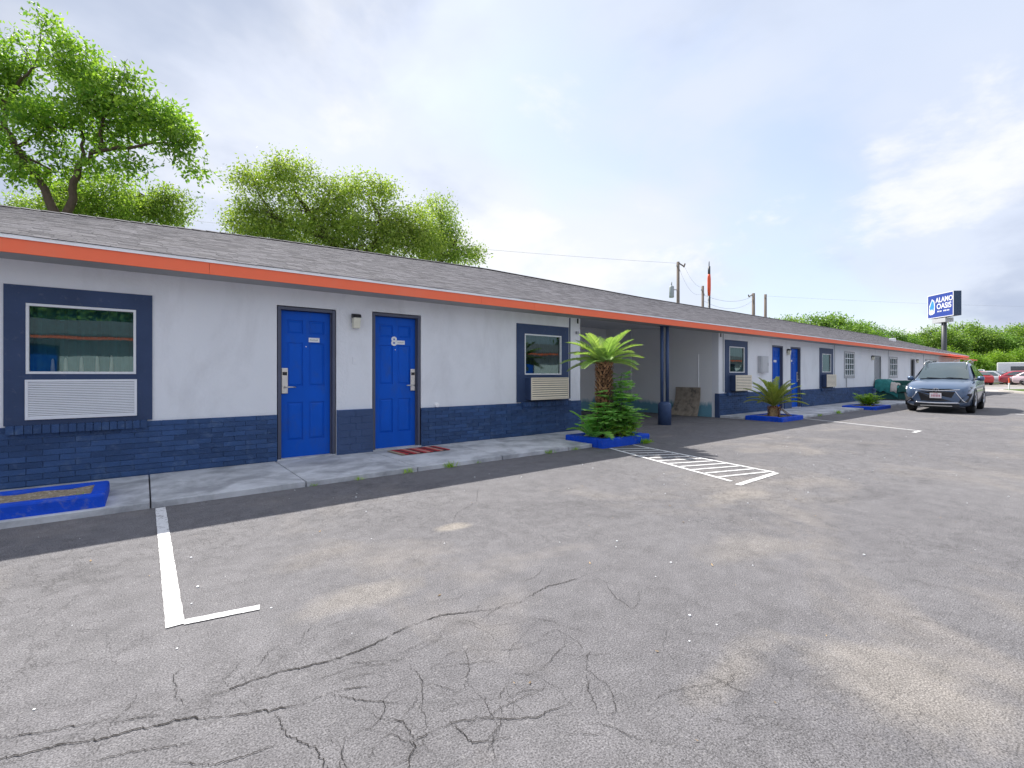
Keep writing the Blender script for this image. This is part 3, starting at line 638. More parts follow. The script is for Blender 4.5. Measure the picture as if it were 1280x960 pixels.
w6 = window(opsR[4], (22.66, 23.92, 1.06, 2.17), None, 'grey_metal', muntins=(4, 4))
w8 = window(opsR[6], (28.9, 30.33, 1.04, 2.10), None, 'grey_metal', muntins=(4, 3))
w10 = window(opsR[8], (36.0, 38.8, 1.05, 2.12), None, 'grey_metal', muntins=(5, 2))
for i, x in enumerate((-.76, -.66, -.535, -.405, -.285)):  # row of slim pale tapered shapes behind the glass, not identified
    q = MB(); h = .13+.012*i; q.lathe((x, Y0+.055, 1.233), [(.020, 0), (.017, h*.4), (.011, h), (.004, h+.015)], 8)
    o = q.build('pale_post', 'pale_post', None, (x, Y0+.055, 1.233), smooth=True); tag(o, 'slim pale tapered post standing in a row on the window ledge behind the glass', 'pale_post', 'pale posts behind the big window')

# canopy and braces at the far end
m = MB(); m.prism([(5.95, 2.16), (6.88, 2.36), (6.88, 2.37), (5.95, 2.24)], 'x', 39.5, 45.6); can = m.build('canopy', 'orange', bld)
for x in (39.8, 42.5, 45.3): q = MB(); q.tube([(x, 6.05, 2.17), (x, 6.87, 1.6)], .03, 6); q.build('brace', 'white_metal', can)

# ------------------------------------------------------------------ things on the wall
def ac_unit(x0, x1, z0, z1, proud, mat, nsl, label, dark_side='navy_trim'):
    o = thing('air_conditioner', ((x0+x1)/2, Y0-.02, z0), label, 'air conditioner', 'through wall air conditioners')
    yf = Y0-.018-proud
    m = MB(); m.box(x0, x1, yf+.012, Y0-.0185, z0, z1); m.build('casing', dark_side if proud > .05 else mat, o, bevel=.004)
    m = MB(); e = .022
    m.box(x0-.002, x1+.002, yf-.004, yf+.012, z1-e, z1+.002); m.box(x0-.002, x1+.002, yf-.004, yf+.012, z0-.002, z0+e); m.box(x0-.002, x0+e, yf-.004, yf+.012, z0+e, z1-e); m.box(x1-e, x1+.002, yf-.004, yf+.012, z0+e, z1-e)
    m.build('front_frame', mat, o, bevel=.003)
    m = MB(); m.box(x0+e, x1-e, yf+.009, yf+.0115, z0+e, z1-e); m.build('grille_shadow', 'ac_dark', o)
    p = (z1-z0-2*e)/nsl
    m = MB(); m.add([(x0+e, yf-.002, p*.0), (x1-e, yf-.002, 0), (x1-e, yf+.006, p*.70), (x0+e, yf+.006, p*.70), (x0+e, yf+.002, p*.0-.002), (x1-e, yf+.002, -.002)], [(0, 1, 2, 3), (0, 4, 5, 1)])
    me = m.mesh('slat', o.location*Vector((1, 1, 0)) if False else (o.location.x, o.location.y, 0)); me.materials.append(MATS[mat])
    for i in range(nsl): obj('slat', me, o, (0, 0, e+p*(i+.12)))
    return o
ac_unit(-.955, -.062, .745, 1.155, .012, 'ac_white', 20, 'wide white louvred air conditioner grille flush below the large window')
ac_unit(5.69, 6.66, .735, 1.15, .17, 'ac_beige', 9, 'beige louvred air conditioner below the window next to the tall palm')
ac_unit(13.36, 14.30, .74, 1.19, .17, 'ac_beige', 9, 'beige air conditioner below the first window past the carport')
ac_unit(20.26, 21.20, .745, 1.21, .17, 'ac_beige', 9, 'plain beige air conditioner below the window behind the shrub planter')
def wall_lamp(x, z, label):
    o = thing('wall_lamp', (x, Y0, z), label, 'wall lamp', 'door lamps')
    m = MB(); m.box(x-.045, x+.045, Y0-.03, Y0-.001, z-.02, z+.10); m.build('backplate', 'black', o, bevel=.004)
    m = MB(); m.prism([(Y0-.125, z+.055), (Y0-.03, z+.055), (Y0-.03, z+.115), (Y0-.10, z+.10)], 'x', x-.06, x+.06); m.build('hood', 'black', o, bevel=.005)
    m = MB(); m.prism([(Y0-.115, z+.054), (Y0-.025, z+.054), (Y0-.025, z-.10), (Y0-.095, z-.10)], 'x', x-.05, x+.05); m.build('glass_shade', 'lamp_glass', o, bevel=.008)
wall_lamp(2.445, 1.985, 'small lamp with black hood between the two nearer blue doors')
wall_lamp(17.24, 1.97, 'small lamp with black hood between the two farther blue doors')
wall_lamp(26.2, 1.97, 'small dark lamp beside the grilled grey door behind the sofa')
wall_lamp(34.0, 1.95, 'small dark lamp beside the dark door behind the car')
o = thing('meter_box', (15.33, Y0, 1.28), 'pale grey electrical box mounted on the wall past the carport', 'electrical box')
m = MB(); m.box(15.09, 15.58, Y0-.12, Y0-.001, 1.27, 1.79); m.build('housing', 'box_grey', o, bevel=.01)
m = MB(); m.box(15.13, 15.54, Y0-.128, Y0-.1205, 1.31, 1.75); m.build('cover', 'box_grey', o, bevel=.004)
m = MB(); m.box(15.50, 15.525, Y0-.14, Y0-.128, 1.49, 1.57); m.build('latch', 'grey_metal', o)
o = thing('switch_plate', (2.44, Y0, 1.41), 'small white cover plate on the wall under the lamp between blue doors', 'cover plate')
m = MB(); m.box(2.41, 2.475, Y0-.008, Y0-.001, 1.36, 1.47); m.build('plate', 'stucco', o, bevel=.003)
m = MB(); m.box(2.43, 2.455, Y0-.012, Y0-.008, 1.395, 1.435); m.build('button', 'plate_white', o)
o = MB().lathe((3.80, Y0-.03, .71), [(.0, 0), (.035, .002), (.04, .012), (.04, .029)], 14, 'y').build('vent_cap', 'white_metal', None, (3.80, Y0-.03, .71)); tag(o, 'round white vent cap low on the wall right of door 8', 'vent cap')
o = MB().box(7.04, 7.10, Y0-.05, Y0-.001, 2.05, 2.10).build('junction_box', 'grey_metal', None, (7.07, Y0, 2.05)); tag(o, 'tiny grey junction box near the carport corner', 'junction box')

# carport post
px, py = 9.92, 6.72
o = thing('carport_post', (px, py, 0), 'navy twin pipe post in a thick round bollard base under the carport', 'post')
for dx in (-.065, .065): m = MB(); m.tube([(px+dx*.79, py-dx*.61, .5), (px+dx*.79, py-dx*.61, 2.384)], .042, 10); m.build('pipe', 'post_navy', o, smooth=True)
m = MB(); m.lathe((px, py, 0), [(.155, 0), (.155, .46), (.145, .51), (.11, .545), (.04, .56)], 20); m.build('bollard_base', 'post_navy', o, smooth=True)
m = MB(); m.box(px-.14, px+.14, py-.06, py+.06, 2.372, 2.385); m.build('cap_plate', 'post_navy', o)

# leaning board
m = MB(); n = 8; prof = []
for i in range(n+1):
    t = i/n; prof.append((12.70-.03-.22*(1-t)**2.4, .012+.82*t))
vs = []; 
for (x, z) in prof:
    fl = .03*(1-(z/.83))**3
    vs += [(x, 7.40-fl, z), (x, 8.20+fl*3.5, z), (x+.016, 8.20+fl*3.5, z+.004), (x+.016, 7.40-fl, z+.004)]
fs = [(0, 1, 2, 3), tuple(4*n+i for i in (3, 2, 1, 0))]
for i in range(n):
    b = 4*i
    for k in range(4): fs.append((b+k, b+4+k, b+4+(k+1) % 4, b+(k+1) % 4))
o = MB().add(vs, fs).build('plywood_board', 'board', None, (12.5, 7.8, 0)); tag(o, 'weathered brown sheet of board leaning against the carport side wall', 'board')

# door mat: woven strips
o = thing('door_mat', (3.25, 6.35, .06), 'red striped woven mat on the sidewalk before door 8', 'mat')
cols = ['mat_tan', 'mat_red', 'mat_dark', 'mat_red', 'mat_pink', 'mat_dark', 'mat_red', 'mat_pink', 'mat_red', 'mat_dark', 'mat_red', 'mat_pink', 'mat_dark', 'mat_red']
for i, c in enumerate(cols):
    a = 2.86+i*.056; m = MB(); sk = .10
    m.prism([(a+.001, 6.70), (a+.055, 6.70), (a+.055+sk*.3, 6.24+rnd.uniform(-.006, .006)), (a+.001+sk*.3, 6.24)][::-1], 'z', .066, .074+rnd.uniform(0, .002)); m.build('stripe', c, o)
# ------------------------------------------------------------------ foliage helpers
def leaf_verts(C, A, B, Ln, Wd, fold=0.15):
    """diamond leaves: centre base C, axis A, side B (unit), lengths"""
    Nn = np.cross(A, B); Ln = Ln[:, None]; Wd = Wd[:, None]
    v0 = C; v1 = C+A*Ln*.45+B*Wd*.5+Nn*Wd*fold; v2 = C+A*Ln; v3 = C+A*Ln*.45-B*Wd*.5+Nn*Wd*fold
    V = np.stack([v0, v1, v2, v3], 1).reshape(-1, 3); F = np.arange(len(C)*4).reshape(-1, 4); return V, F
def unit(a): return a/np.maximum(1e-9, np.linalg.norm(a, axis=-1, keepdims=True))
def clump_leaves(rg, centers, per, spread, size, flat=0.7, droop=-0.25):
    C = np.repeat(centers, per, 0)+rg.normal(0, 1, (len(centers)*per, 3))*np.array([spread, spread, spread*flat])
    out = C-np.repeat(centers, per, 0); A = unit(rg.normal(0, 1, C.shape)+unit(out)*.6+np.array([0, 0, droop]))
    B = unit(np.cross(A, rg.normal(0, 1, C.shape)*.7+np.array([0, 0, 1.0])))
    Ln = size*rg.uniform(.6, 1.3, len(C)); return leaf_verts(C, A, B, Ln, Ln*rg.uniform(.38, .55, len(C)))
def branch_path(rg, a, b, n=6, wob=.12, sag=.0):
    a, b = np.array(a, float), np.array(b, float); L = np.linalg.norm(b-a); P = []
    w = np.cumsum(rg.normal(0, wob*L/n, (n+1, 3)), 0); w -= np.linspace(0, 1, n+1)[:, None]*w[-1]; w -= w[0]*np.linspace(1, 0, n+1)[:, None]
    for i in range(n+1):
        t = i/n; P.append(a+(b-a)*t+w[i]+np.array([0, 0, sag*L*math.sin(math.pi*t)]))
    return P
def make_tree(name, loc, seed, trunks, lobes, nclump, per, spread, size, leaf, bark, label, group, cull=.3, twigs=.35, flat=.75):
    """trunks: list of polylines with radii [(x,y,z,r)..] local; lobes: (x,y,z,rx,ry,rz) local"""
    rg = np.random.default_rng(seed)
    root = thing(name, loc, label, 'tree', group, rz=0.0); m = MB()
    tips = []
    for tr in trunks:
        pts = [Vector(p[:3]) for p in tr]; dense = []; rr = []
        for i in range(len(tr)-1):
            for k in range(3):
                t = k/3; dense.append(pts[i].lerp(pts[i+1], t)+Vector(rg.normal(0, .04, 3))*(0 if i == 0 and k == 0 else 1)); rr.append(tr[i][3]+(tr[i+1][3]-tr[i][3])*t)
        dense.append(pts[-1]); rr.append(tr[-1][3]); m.tube(dense, rr, 9)
        for p, r_ in list(zip(dense, rr))[len(dense)//2:]: tips.append((np.array(p), r_))
    vol = np.array([l[3]*l[4]*l[5] for l in lobes])**.75; share = vol/vol.sum(); cents = []
    for li, l in enumerate(lobes):
        k = max(3, int(nclump*share[li])); c0 = np.array(l[:3]); rad = np.array(l[3:])
        st, r0 = min(tips, key=lambda q: np.linalg.norm(q[0]-c0)+.3*max(0, q[0][2]-c0[2]))
        P = branch_path(rg, st, c0, 6, .10, .05); r1 = min(r0*.6, .12); m.tube(P, list(np.linspace(r1, r1*.3, len(P))), 6)
        d = unit(rg.normal(0, 1, (k*2, 3))); rr = rg.uniform(.25, 1, (k*2, 1))**.5; q = c0+d*rr*rad
        nz = np.sin(q[:, 0]*2.1/size*.12+li)+np.sin(q[:, 1]*2.4/size*.12+2*li)+np.sin(q[:, 2]*2.9/size*.12+seed)
        q = q[nz > -1.5+cull*2][:k]; cents.append(q)
        for j in range(int(len(q)*twigs)):
            s_ = P[rg.integers(2, len(P))]; tw = branch_path(rg, s_, q[j], 4, .14); m.tube(tw, list(np.linspace(r1*.32, .008, len(tw))), 4)
    cents = np.concatenate(cents)
    V, F = clump_leaves(rg, cents, per, spread, size, flat)
    m.build('trunk', bark, root, smooth=True)
    obj('crown', np_mesh('crown', V, F, leaf), root)
    return root
# ------------------------------------------------------------------ trees behind the wing
G1 = 'trees behind the motel roof'
FACE = -R(37.97)
t = make_tree('pecan_tree', (-2.32, 24.39, 0), 11, [[(-0.06, 0, 0, 0.224), (-0.06, 0, 5.37, 0.2), (-0.06, 0, 6.73, 0.192), (-0.6, 0, 7.94, 0.136), (-1.33, 0.1, 8.84, 0.12), (-1.93, 0.1, 9.84, 0.112), (-2.38, 0.1, 10.5, 0.096), (-2.38, 0.1, 11.47, 0.08), (-1.93, 0.1, 12.19, 0.056), (-1.27, 0, 12.76, 0.04)], [(-0.06, 0, 6.58, 0.16), (0.15, 0, 7.55, 0.136), (0.33, 0, 8.45, 0.12), (0.72, -0.1, 9.17, 0.096), (1.33, -0.1, 9.6, 0.072), (2.35, 0, 9.78, 0.056), (3.71, 0, 9.96, 0.032)], [(0.33, 0, 8.45, 0.08), (0.54, 0.2, 9.6, 0.064), (0.42, 0.2, 10.5, 0.04)], [(1.33, -0.1, 9.6, 0.064), (1.51, -0.2, 10.5, 0.048), (2.05, -0.2, 11.56, 0.028)], [(-1.93, 0.1, 9.84, 0.064), (-1.27, 0.3, 10.5, 0.048), (-0.66, 0.3, 11.11, 0.024)], [(-2.38, 0.1, 11.47, 0.064), (-3.08, 0, 12.31, 0.04)], [(2.05, -0.2, 11.56, 0.016), (2.35, -0.2, 12.37, 0.01), (2.5, -0.2, 12.98, 0.005)]],
    [(1.45, 0, 10.8, 1.36, 1.22, 0.97), (3.11, 0.2, 10.8, 1.09, 0.98, 0.84), (4.31, 0.1, 9.96, 0.84, 0.76, 0.66), (4.95, 0, 9.14, 0.42, 0.38, 0.36), (-0.21, -0.3, 10.35, 1.21, 1.09, 0.97), (-1.87, 0.3, 9.75, 0.97, 0.87, 0.97), (-1.57, 0, 13.46, 1.27, 1.14, 0.97), (-0.12, 0.2, 13.16, 1.03, 0.92, 0.78), (0.66, -0.2, 12.37, 0.72, 0.65, 0.66), (-0.72, 0, 14.61, 0.42, 0.38, 0.36), (-3.23, 0, 12.61, 1.27, 1.14, 1.21), (-2.23, 0.4, 11.56, 0.66, 0.6, 0.42), (-3.83, 0, 10.35, 1.06, 0.95, 0.91), (-4.28, 0, 13.82, 1.06, 0.95, 1.06), (0.78, -0.2, 9.05, 0.66, 0.6, 0.27), (-0.66, 0.2, 8.93, 0.72, 0.65, 0.3), (2.35, 0, 9.14, 0.78, 0.71, 0.27), (2.29, 0, 12.31, 0.6, 0.54, 0.36), (-1.72, 0, 8.63, 0.54, 0.49, 0.24), (3.71, 0.3, 10.8, 0.6, 0.54, 0.42), (2.05, -0.3, 11.56, 0.78, 0.71, 0.54)],
    470, 66, 0.27, 0.185, 'leaf_pecan', 'bark', 'tall bright green spreading tree with open forked limbs', G1, cull=0.52, twigs=0.6); t.rotation_euler.z = FACE
t = make_tree('elm_tree', (-0.81, 26.64, 0), 12, [[(0.0, 0, 0, 0.2), (0.0, 0, 6.0, 0.176), (-0.35, 0, 7.57, 0.128), (-1.04, 0, 8.78, 0.064)], [(0.0, 0, 6.35, 0.144), (0.87, 0, 8.09, 0.096), (1.56, 0, 8.78, 0.048)]],
    [(-3.75, 0, 8.51, 1.04, 0.94, 0.49), (-2.08, 0.3, 8.92, 1.18, 1.06, 0.63), (-0.35, 0, 9.2, 1.18, 1.06, 0.69), (1.11, -0.3, 8.99, 1.11, 1.0, 0.76), (2.29, 0, 8.58, 0.83, 0.75, 0.76), (-1.04, 0, 8.26, 1.74, 1.56, 0.56), (1.22, 0, 8.02, 1.39, 1.25, 0.49)],
    300, 76, 0.26, 0.135, 'leaf_olive', 'bark', 'low rounded green tree tucked beneath the tall forked tree', G1, cull=0.25, twigs=0.4); t.rotation_euler.z = FACE
t = make_tree('elm_tree', (7.3, 21.96, 0), 13, [[(0.0, 0, 0, 0.264), (0.0, 0, 3.72, 0.24), (-0.18, 0, 5.94, 0.208), (-0.74, 0.2, 7.42, 0.16), (-1.66, 0.2, 8.71, 0.104), (-2.4, 0.1, 9.82, 0.056)], [(-0.11, 0, 5.57, 0.176), (1.29, -0.2, 6.97, 0.128), (1.85, -0.2, 8.16, 0.08), (1.29, -0.1, 9.26, 0.04)], [(-0.74, 0.2, 7.42, 0.112), (-3.14, 0, 8.45, 0.08), (-3.99, 0, 9.63, 0.04)], [(1.29, -0.2, 6.97, 0.096), (2.96, 0.1, 7.79, 0.056)]],
    [(-4.14, 0, 9.93, 1.03, 0.83, 0.81), (-4.73, 0.3, 8.34, 0.96, 0.77, 0.74), (-2.22, 0, 10.23, 1.33, 1.06, 0.89), (-3.14, -0.4, 8.53, 1.4, 1.12, 0.81), (-0.3, 0.3, 9.56, 1.03, 0.83, 0.81), (1.03, 0, 9.63, 1.18, 0.95, 0.67), (-1.11, 0.4, 7.86, 1.63, 1.3, 0.81), (1.48, -0.3, 8.16, 1.63, 1.3, 0.89), (3.03, 0.3, 8.3, 1.26, 1.01, 0.74), (2.59, 0, 7.12, 1.63, 1.3, 0.59), (0.37, 0, 6.9, 1.85, 1.48, 0.59), (-3.33, 0, 7.42, 1.63, 1.3, 0.52), (3.88, 0, 7.27, 0.81, 0.65, 0.67), (-1.66, 0, 8.82, 1.26, 1.01, 0.74), (0.0, 0.3, 8.45, 1.11, 0.89, 0.67)],
    640, 84, 0.3, 0.135, 'leaf_olive', 'bark', 'broad yellow green tree with a wide domed crown behind the roof', G1, cull=0.22, twigs=0.45); t.rotation_euler.z = FACE
t = make_tree('elm_tree', (11.82, 21.22, 0), 14, [[(0.0, 0, 0, 0.16), (0.0, 0, 4.79, 0.144), (0.08, 0, 6.82, 0.104), (0.16, 0, 8.45, 0.064), (0.08, 0, 9.59, 0.032)], [(0.08, 0, 6.82, 0.08), (0.89, 0, 8.04, 0.048)]],
    [(0.08, 0, 9.59, 0.81, 0.73, 0.61), (0.65, 0.3, 8.45, 1.06, 0.95, 0.69), (-0.33, -0.2, 8.21, 0.89, 0.81, 0.65), (1.38, 0, 7.31, 0.98, 0.88, 0.41), (0.16, 0, 7.23, 1.46, 1.32, 0.49)],
    170, 64, 0.25, 0.135, 'leaf_olive', 'bark', 'slender loose tree at the thin end of the broad crown', G1, cull=0.45, twigs=0.6); t.rotation_euler.z = FACE
# tree line across the road: three kinds, copied
G2 = 'trees across the road'
protoA = make_tree('roadside_tree', (82, 33, 0), 21, [[(0, 0, 0, .3), (0, 0, 3, .24), (.3, 0, 6, .12)]],
    [(0, 0, 7.4, 2.6, 2.6, 1.5), (-2.4, .4, 6.0, 2.2, 2.2, 1.5), (2.3, -.3, 6.2, 2.3, 2.2, 1.5), (0, 0, 4.6, 3.2, 2.8, 1.6), (-2.4, 0, 3.6, 2.0, 2.0, 1.4), (2.6, 0, 3.6, 2.1, 2, 1.4), (0, 0, 2.4, 2.8, 2.4, 1.3)],
    520, 34, .42, .34, 'leaf_far', 'bark_grey', 'wide dark green tree behind the far road', G2, cull=.15, twigs=.1)
protoB = make_tree('roadside_tree', (88, 24, 0), 22, [[(0, 0, 0, .25), (0, 0, 2.6, .2), (-.3, 0, 5, .1)]],
    [(0, 0, 5.8, 2.0, 2.0, 1.5), (-1.8, .4, 4.6, 1.9, 1.9, 1.4), (1.9, -.3, 4.8, 1.9, 1.9, 1.4), (0, 0, 3.2, 2.6, 2.3, 1.5), (-1.6, 0, 2.0, 1.9, 1.8, 1.2), (1.9, 0, 2.0, 1.9, 1.8, 1.2)],
    440, 34, .40, .32, 'leaf_far_b', 'bark_grey', 'lower bright yellow green tree behind the far road', G2, cull=.15, twigs=.1)
spots = [('A', 84.3, 35.7, 1.19, 1.4), ('A', 83.6, 32.4, 1.22, 0.6), ('A', 88.5, 31.1, 1.28, 2.4), ('A', 90.7, 28.1, 1.28, 0.9), ('A', 96.6, 26.1, 1.17, 0.4), ('A', 104.7, 24.9, 1.05, 2.4), ('A', 112.9, 23.5, 1.03, 5.5), ('A', 110.7, 20.1, 1.13, 4.8), ('A', 117.3, 17.6, 1.22, 4.6), ('A', 119.8, 14.4, 1.11, 1.3), ('A', 124.8, 11.7, 1.17, 3.2), ('A', 128.8, 8.6, 1.2, 1.7), ('A', 133.3, 5.0, 1.24, 1.0), ('A', 138.5, 1.0, 1.24, 0.6), ('B', 95.5, 21.9, 0.79, 1.3), ('B', 101.8, 17.0, 0.77, 5.6), ('B', 102.1, 14.2, 0.64, 5.0), ('B', 105.2, 11.8, 0.69, 4.8), ('B', 106.9, 9.1, 0.75, 4.8), ('B', 110.5, 6.4, 0.77, 1.2), ('B', 114.2, 3.5, 0.8, 1.9)]  # kind, x, y, scale, turn
TL = {'A': ['green treetop rising over the roof just past the paired poles', 'second green treetop over the roof past the paired poles', 'third green treetop over the roof, highest of the roofline row', 'fourth broad treetop over the roof between poles and sign',
   'lower treetop over the roof sloping toward the motel sign', 'small treetop in the dip of the tree line before the sign', 'low tree in the gap just before the motel sign', 'tall tree directly behind the motel sign pole', 'tall tree behind the roof of the slate blue SUV',
   'dark tree behind the red car and white pickup', 'tall tree behind the white camper van', 'wide tree beyond the camper van past the street lamp', 'wide tree second beyond the street lamp', 'wide tree third beyond the street lamp'],
 'B': ['bright low tree over the far end of the motel roof', 'bright low tree beside the foot of the sign pole', 'bright low tree behind the slate blue SUV', 'bright bushy tree behind the white pickup', 'bright bushy tree behind the camper van', 'bright bushy tree past the camper van', 'bright bushy tree past the street lamp']}
used = set()
for kd, x, y, sc, rz in spots:
    pr = protoA if kd == 'A' else protoB
    o = pr if kd not in used else copy_tree(pr); used.add(kd)
    o.location = (x, y, 0); o.scale = (sc, sc, sc*.97); o.rotation_euler = (0, 0, rz); o['label'] = TL[kd].pop(0) if TL[kd] else pr['label']
# undergrowth beneath the far trees
rg = np.random.default_rng(33); t_ = rg.uniform(0, 1, 340)
cen = np.stack([96+16*t_+rg.normal(0, .8, 340), 21.5-24*t_+rg.normal(0, .6, 340), rg.uniform(.2, 2.6, 340)], 1)
V, F = clump_leaves(rg, cen, 26, .45, .34, .8); o = obj('undergrowth', np_mesh('undergrowth', V, F, 'leaf_far')); tag(o, 'dark green undergrowth below the trees across the road', 'undergrowth', kind='stuff')

# ------------------------------------------------------------------ planters and plants
def planter(x0, x1, y0, y1, h, t, label, mat='blue_curb', z0=0.0, soil='soil'):
    o = thing('planter', ((x0+x1)/2, (y0+y1)/2, z0), label, 'planter', 'blue curb planters'); j = lambda: rnd.uniform(-.006, .006)
    m = MB()
    def bar(a, b, c, d):
        n = max(1, int(max(b-a, d-c)/.22)); alongx = (b-a) > (d-c)
        m.box(a, b, c, d, z0-.02, z0+h+j())
    bar(x0, x1, y0, y0+t); bar(x0, x1, y1-t, y1); bar(x0, x0+t, y0+t, y1-t); bar(x1-t, x1, y0+t, y1-t)
    m.build('curb', mat, o, bevel=.022)
    m = MB(); nx, ny = 14, 6; g = np.random.default_rng(int(x0*10)+99)
    Z = z0+h-.028+g.normal(0, .008, (nx+1, ny+1)); xs = np.linspace(x0+t*.9, x1-t*.9, nx+1); ys = np.linspace(y0+t*.9, y1-t*.9, ny+1)
    for i in range(nx):
        for k in range(ny): m.quad((xs[i], ys[k], Z[i, k]), (xs[i+1], ys[k], Z[i+1, k]), (xs[i+1], ys[k+1], Z[i+1, k+1]), (xs[i], ys[k+1], Z[i, k+1]))
    m.build('soil', soil, o); return o
planter(-2.9, -.265, 5.43, 6.15, .17, .105, 'empty blue painted curb planter filled with bare gravel soil')
planter(5.90, 7.16, 5.15, 6.03, .15, .13, 'blue curb planter holding the tall palm and leafy shrub')
planter(12.72, 14.04, 5.20, 6.14, .12, .13, 'blue curb planter holding only the short palm')
planter(19.5, 21.2, 5.0, 6.0, .12, .13, 'blue curb planter with one small green shrub before the parked car')

def sago(name, loc, trunk_h, trunk_r, nfr, flen, label, seed, leaf, e_lo=5, e_hi=75, dead=0, wid=.17, curl=34):
    rg = np.random.default_rng(seed); root = thing(name, loc, label, 'palm', 'sago palms', rz=0.0)
    if trunk_h > 0:
        m = MB(); m.lathe((0, 0, 0), [(trunk_r*.78, -.02), (trunk_r*.86, trunk_h*.5), (trunk_r*.82, trunk_h*.9), (trunk_r*.45, trunk_h)], 14); tr = m.build('trunk', 'palm_trunk_core', root, smooth=True)
        q = MB(); rows = int(trunk_h/.035)
        for r in range(rows):
            for k in range(15):
                a = 2*math.pi*(k+.5*(r % 2))/15+rg.normal(0, .05); z = r*.035+rg.normal(0, .006); rr = trunk_r*.84
                u = Vector((math.cos(a), math.sin(a), 0)); t = Vector((-math.sin(a), math.cos(a), 0)); w = .022+rg.uniform(0, .008); ln = .05+rg.uniform(0, .03)
                b = u*rr+Vector((0, 0, z)); tip = b+u*(.035+rg.uniform(0, .02))+Vector((0, 0, ln))
                q.add([b-t*w, b+t*w, b+Vector((0, 0, .035))+u*.03+t*w*.5, tip, b+Vector((0, 0, .035))+u*.03-t*w*.5], [(0, 1, 2, 3, 4)])
        tag(q.build('leaf_scar', 'palm_trunk', tr), kind='stuff')
    for f in range(nfr+dead):
        isd = f >= nfr; a = f*2.39996+rg.normal(0, .12); el = R(e_lo+(e_hi-e_lo)*(1-(f/nfr))**1.0) if not isd else R(-22)
        L = flen*rg.uniform(.85, 1.1); n = 16; p = Vector((0, 0, trunk_h*.97)); P = [p.copy()]; e = el
        for i in range(n):
            e -= R((1.0+1.6*(i/n))*(curl/n)*(.8 if el > R(50) else 1.0)); p = p+Vector((math.cos(a)*math.cos(e), math.sin(a)*math.cos(e), math.sin(e)))*L/n; P.append(p.copy())
        m = MB(); m.tube(P, list(np.linspace(.011, .003, n+1)), 5)
        side = Vector((-math.sin(a), math.cos(a), 0)); k = 46
        for j in range(k):
            t = .10+.9*j/(k-1); i0 = min(n-1, int(t*n)); ft = t*n-i0; c = P[i0].lerp(P[i0+1], ft); d = (P[i0+1]-P[i0]).normalized(); up = side.cross(d)*-1
            if up.z < 0: up = -up
            ln = wid*math.sin(math.pi*(.12+.80*t))**.7*rg.uniform(.9, 1.08); w = .0085
            for s in (-1, 1):
                ax = (side*s*.80+d*.62+up*.30+Vector(rg.normal(0, .04, 3))).normalized(); b2 = ax.cross(up).normalized()*w
                m.add([c-b2*.6, c+b2*.6, c+ax*ln*.6+b2*.8, c+ax*ln-up*ln*.10, c+ax*ln*.6-b2*.8], [(0, 1, 2, 3, 4)])
        m.build('dead_frond' if isd else 'frond', 'dead_leaf' if isd else leaf, root)
    return root
sago('sago_palm', (6.42, 5.58, .10), 1.34, .155, 28, .76, 'tall palm with shaggy brown trunk and pale green crown by the carport', 5, 'leaf_palm', 6, 66, wid=.16, curl=24)
sago('sago_palm', (13.38, 5.68, .07), .30, .15, 25, .84, 'short stubby palm with a spray of yellow green fronds', 6, 'leaf_palm_b', 24, 84, dead=2, wid=.15, curl=30)
sago('sago_palm', (6.06, 5.50, .10), 0.0, .1, 9, .62, 'small trunkless palm pup at the foot of the tall palm', 8, 'leaf_shrub', 25, 78, wid=.13)

def shrub(name, loc, seed, stems, leaf, label, size, cat='shrub'):
    rg = np.random.default_rng(seed); root = thing(name, loc, label, cat, None, rz=0.0); m = MB(); Cs = []; As = []; Bs = []; Ls = []
    for (dx, dy, h, nl) in stems:
        P = branch_path(rg, (dx*.25, dy*.25, -.03), (dx, dy, h), 8, .10, .05); m.tube(P, list(np.linspace(.009, .004, len(P))), 5)
        for j in range(nl):
            t = .22+.78*(j+rg.uniform(0, 1))/nl; i0 = min(7, int(t*8)); c = P[i0]+(P[i0+1]-P[i0])*(t*8-i0)
            a = rg.uniform(0, 6.283); o_ = np.array([math.cos(a), math.sin(a), rg.uniform(-.15, .5)]); o_ /= np.linalg.norm(o_); ll = size*rg.uniform(1.2, 2.4)
            for q in range(5):                      # compound leaf
                b = c+o_*ll*(.25+.75*q/4)+np.array([0, 0, -.12*ll*(q/4)**2]); sd = np.cross(o_, [0, 0, 1.0]); sd /= np.linalg.norm(sd)
                for s in ((-1, 1) if q < 4 else (0,)):
                    ax = sd*s*.85+o_*(.5 if s else 1)+np.array([0, 0, -.18]); Cs.append(b); As.append(ax/np.linalg.norm(ax)); Ls.append(size*rg.uniform(.7, 1.15))
    A = np.array(As); B = unit(np.cross(A, rg.normal(0, .25, A.shape)+np.array([0, 0, 1.0]))); Ln = np.array(Ls)
    V, F = leaf_verts(np.array(Cs), A, B, Ln, Ln*.5)
    m.build('stem', 'bark_grey', root); obj('foliage', np_mesh('foliage', V, F, leaf), root); return root
rg = np.random.default_rng(41)
st = [(.07+rg.normal(0, .17), rg.normal(-.06, .12), rg.uniform(.40, .98), 11) for i in range(13)] + [(-.34, -.12, .5, 18), (-.42, -.05, .4, 16), (.3, -.2, .5, 20), (.4, -.18, .38, 18), (.15, -.25, .45, 18), (.26, -.05, 1.12, 26), (.20, -.1, 1.0, 24), (.34, -.08, .72, 22), (.45, .0, .85, 16), (-.25, -.1, .62, 18), (-.12, -.15, .75, 18)]
shrub('shrub', (6.44, 5.46, .10), 42, st, 'leaf_shrub', 'leafy green shrub crowding the trunk of the tall palm', .125)
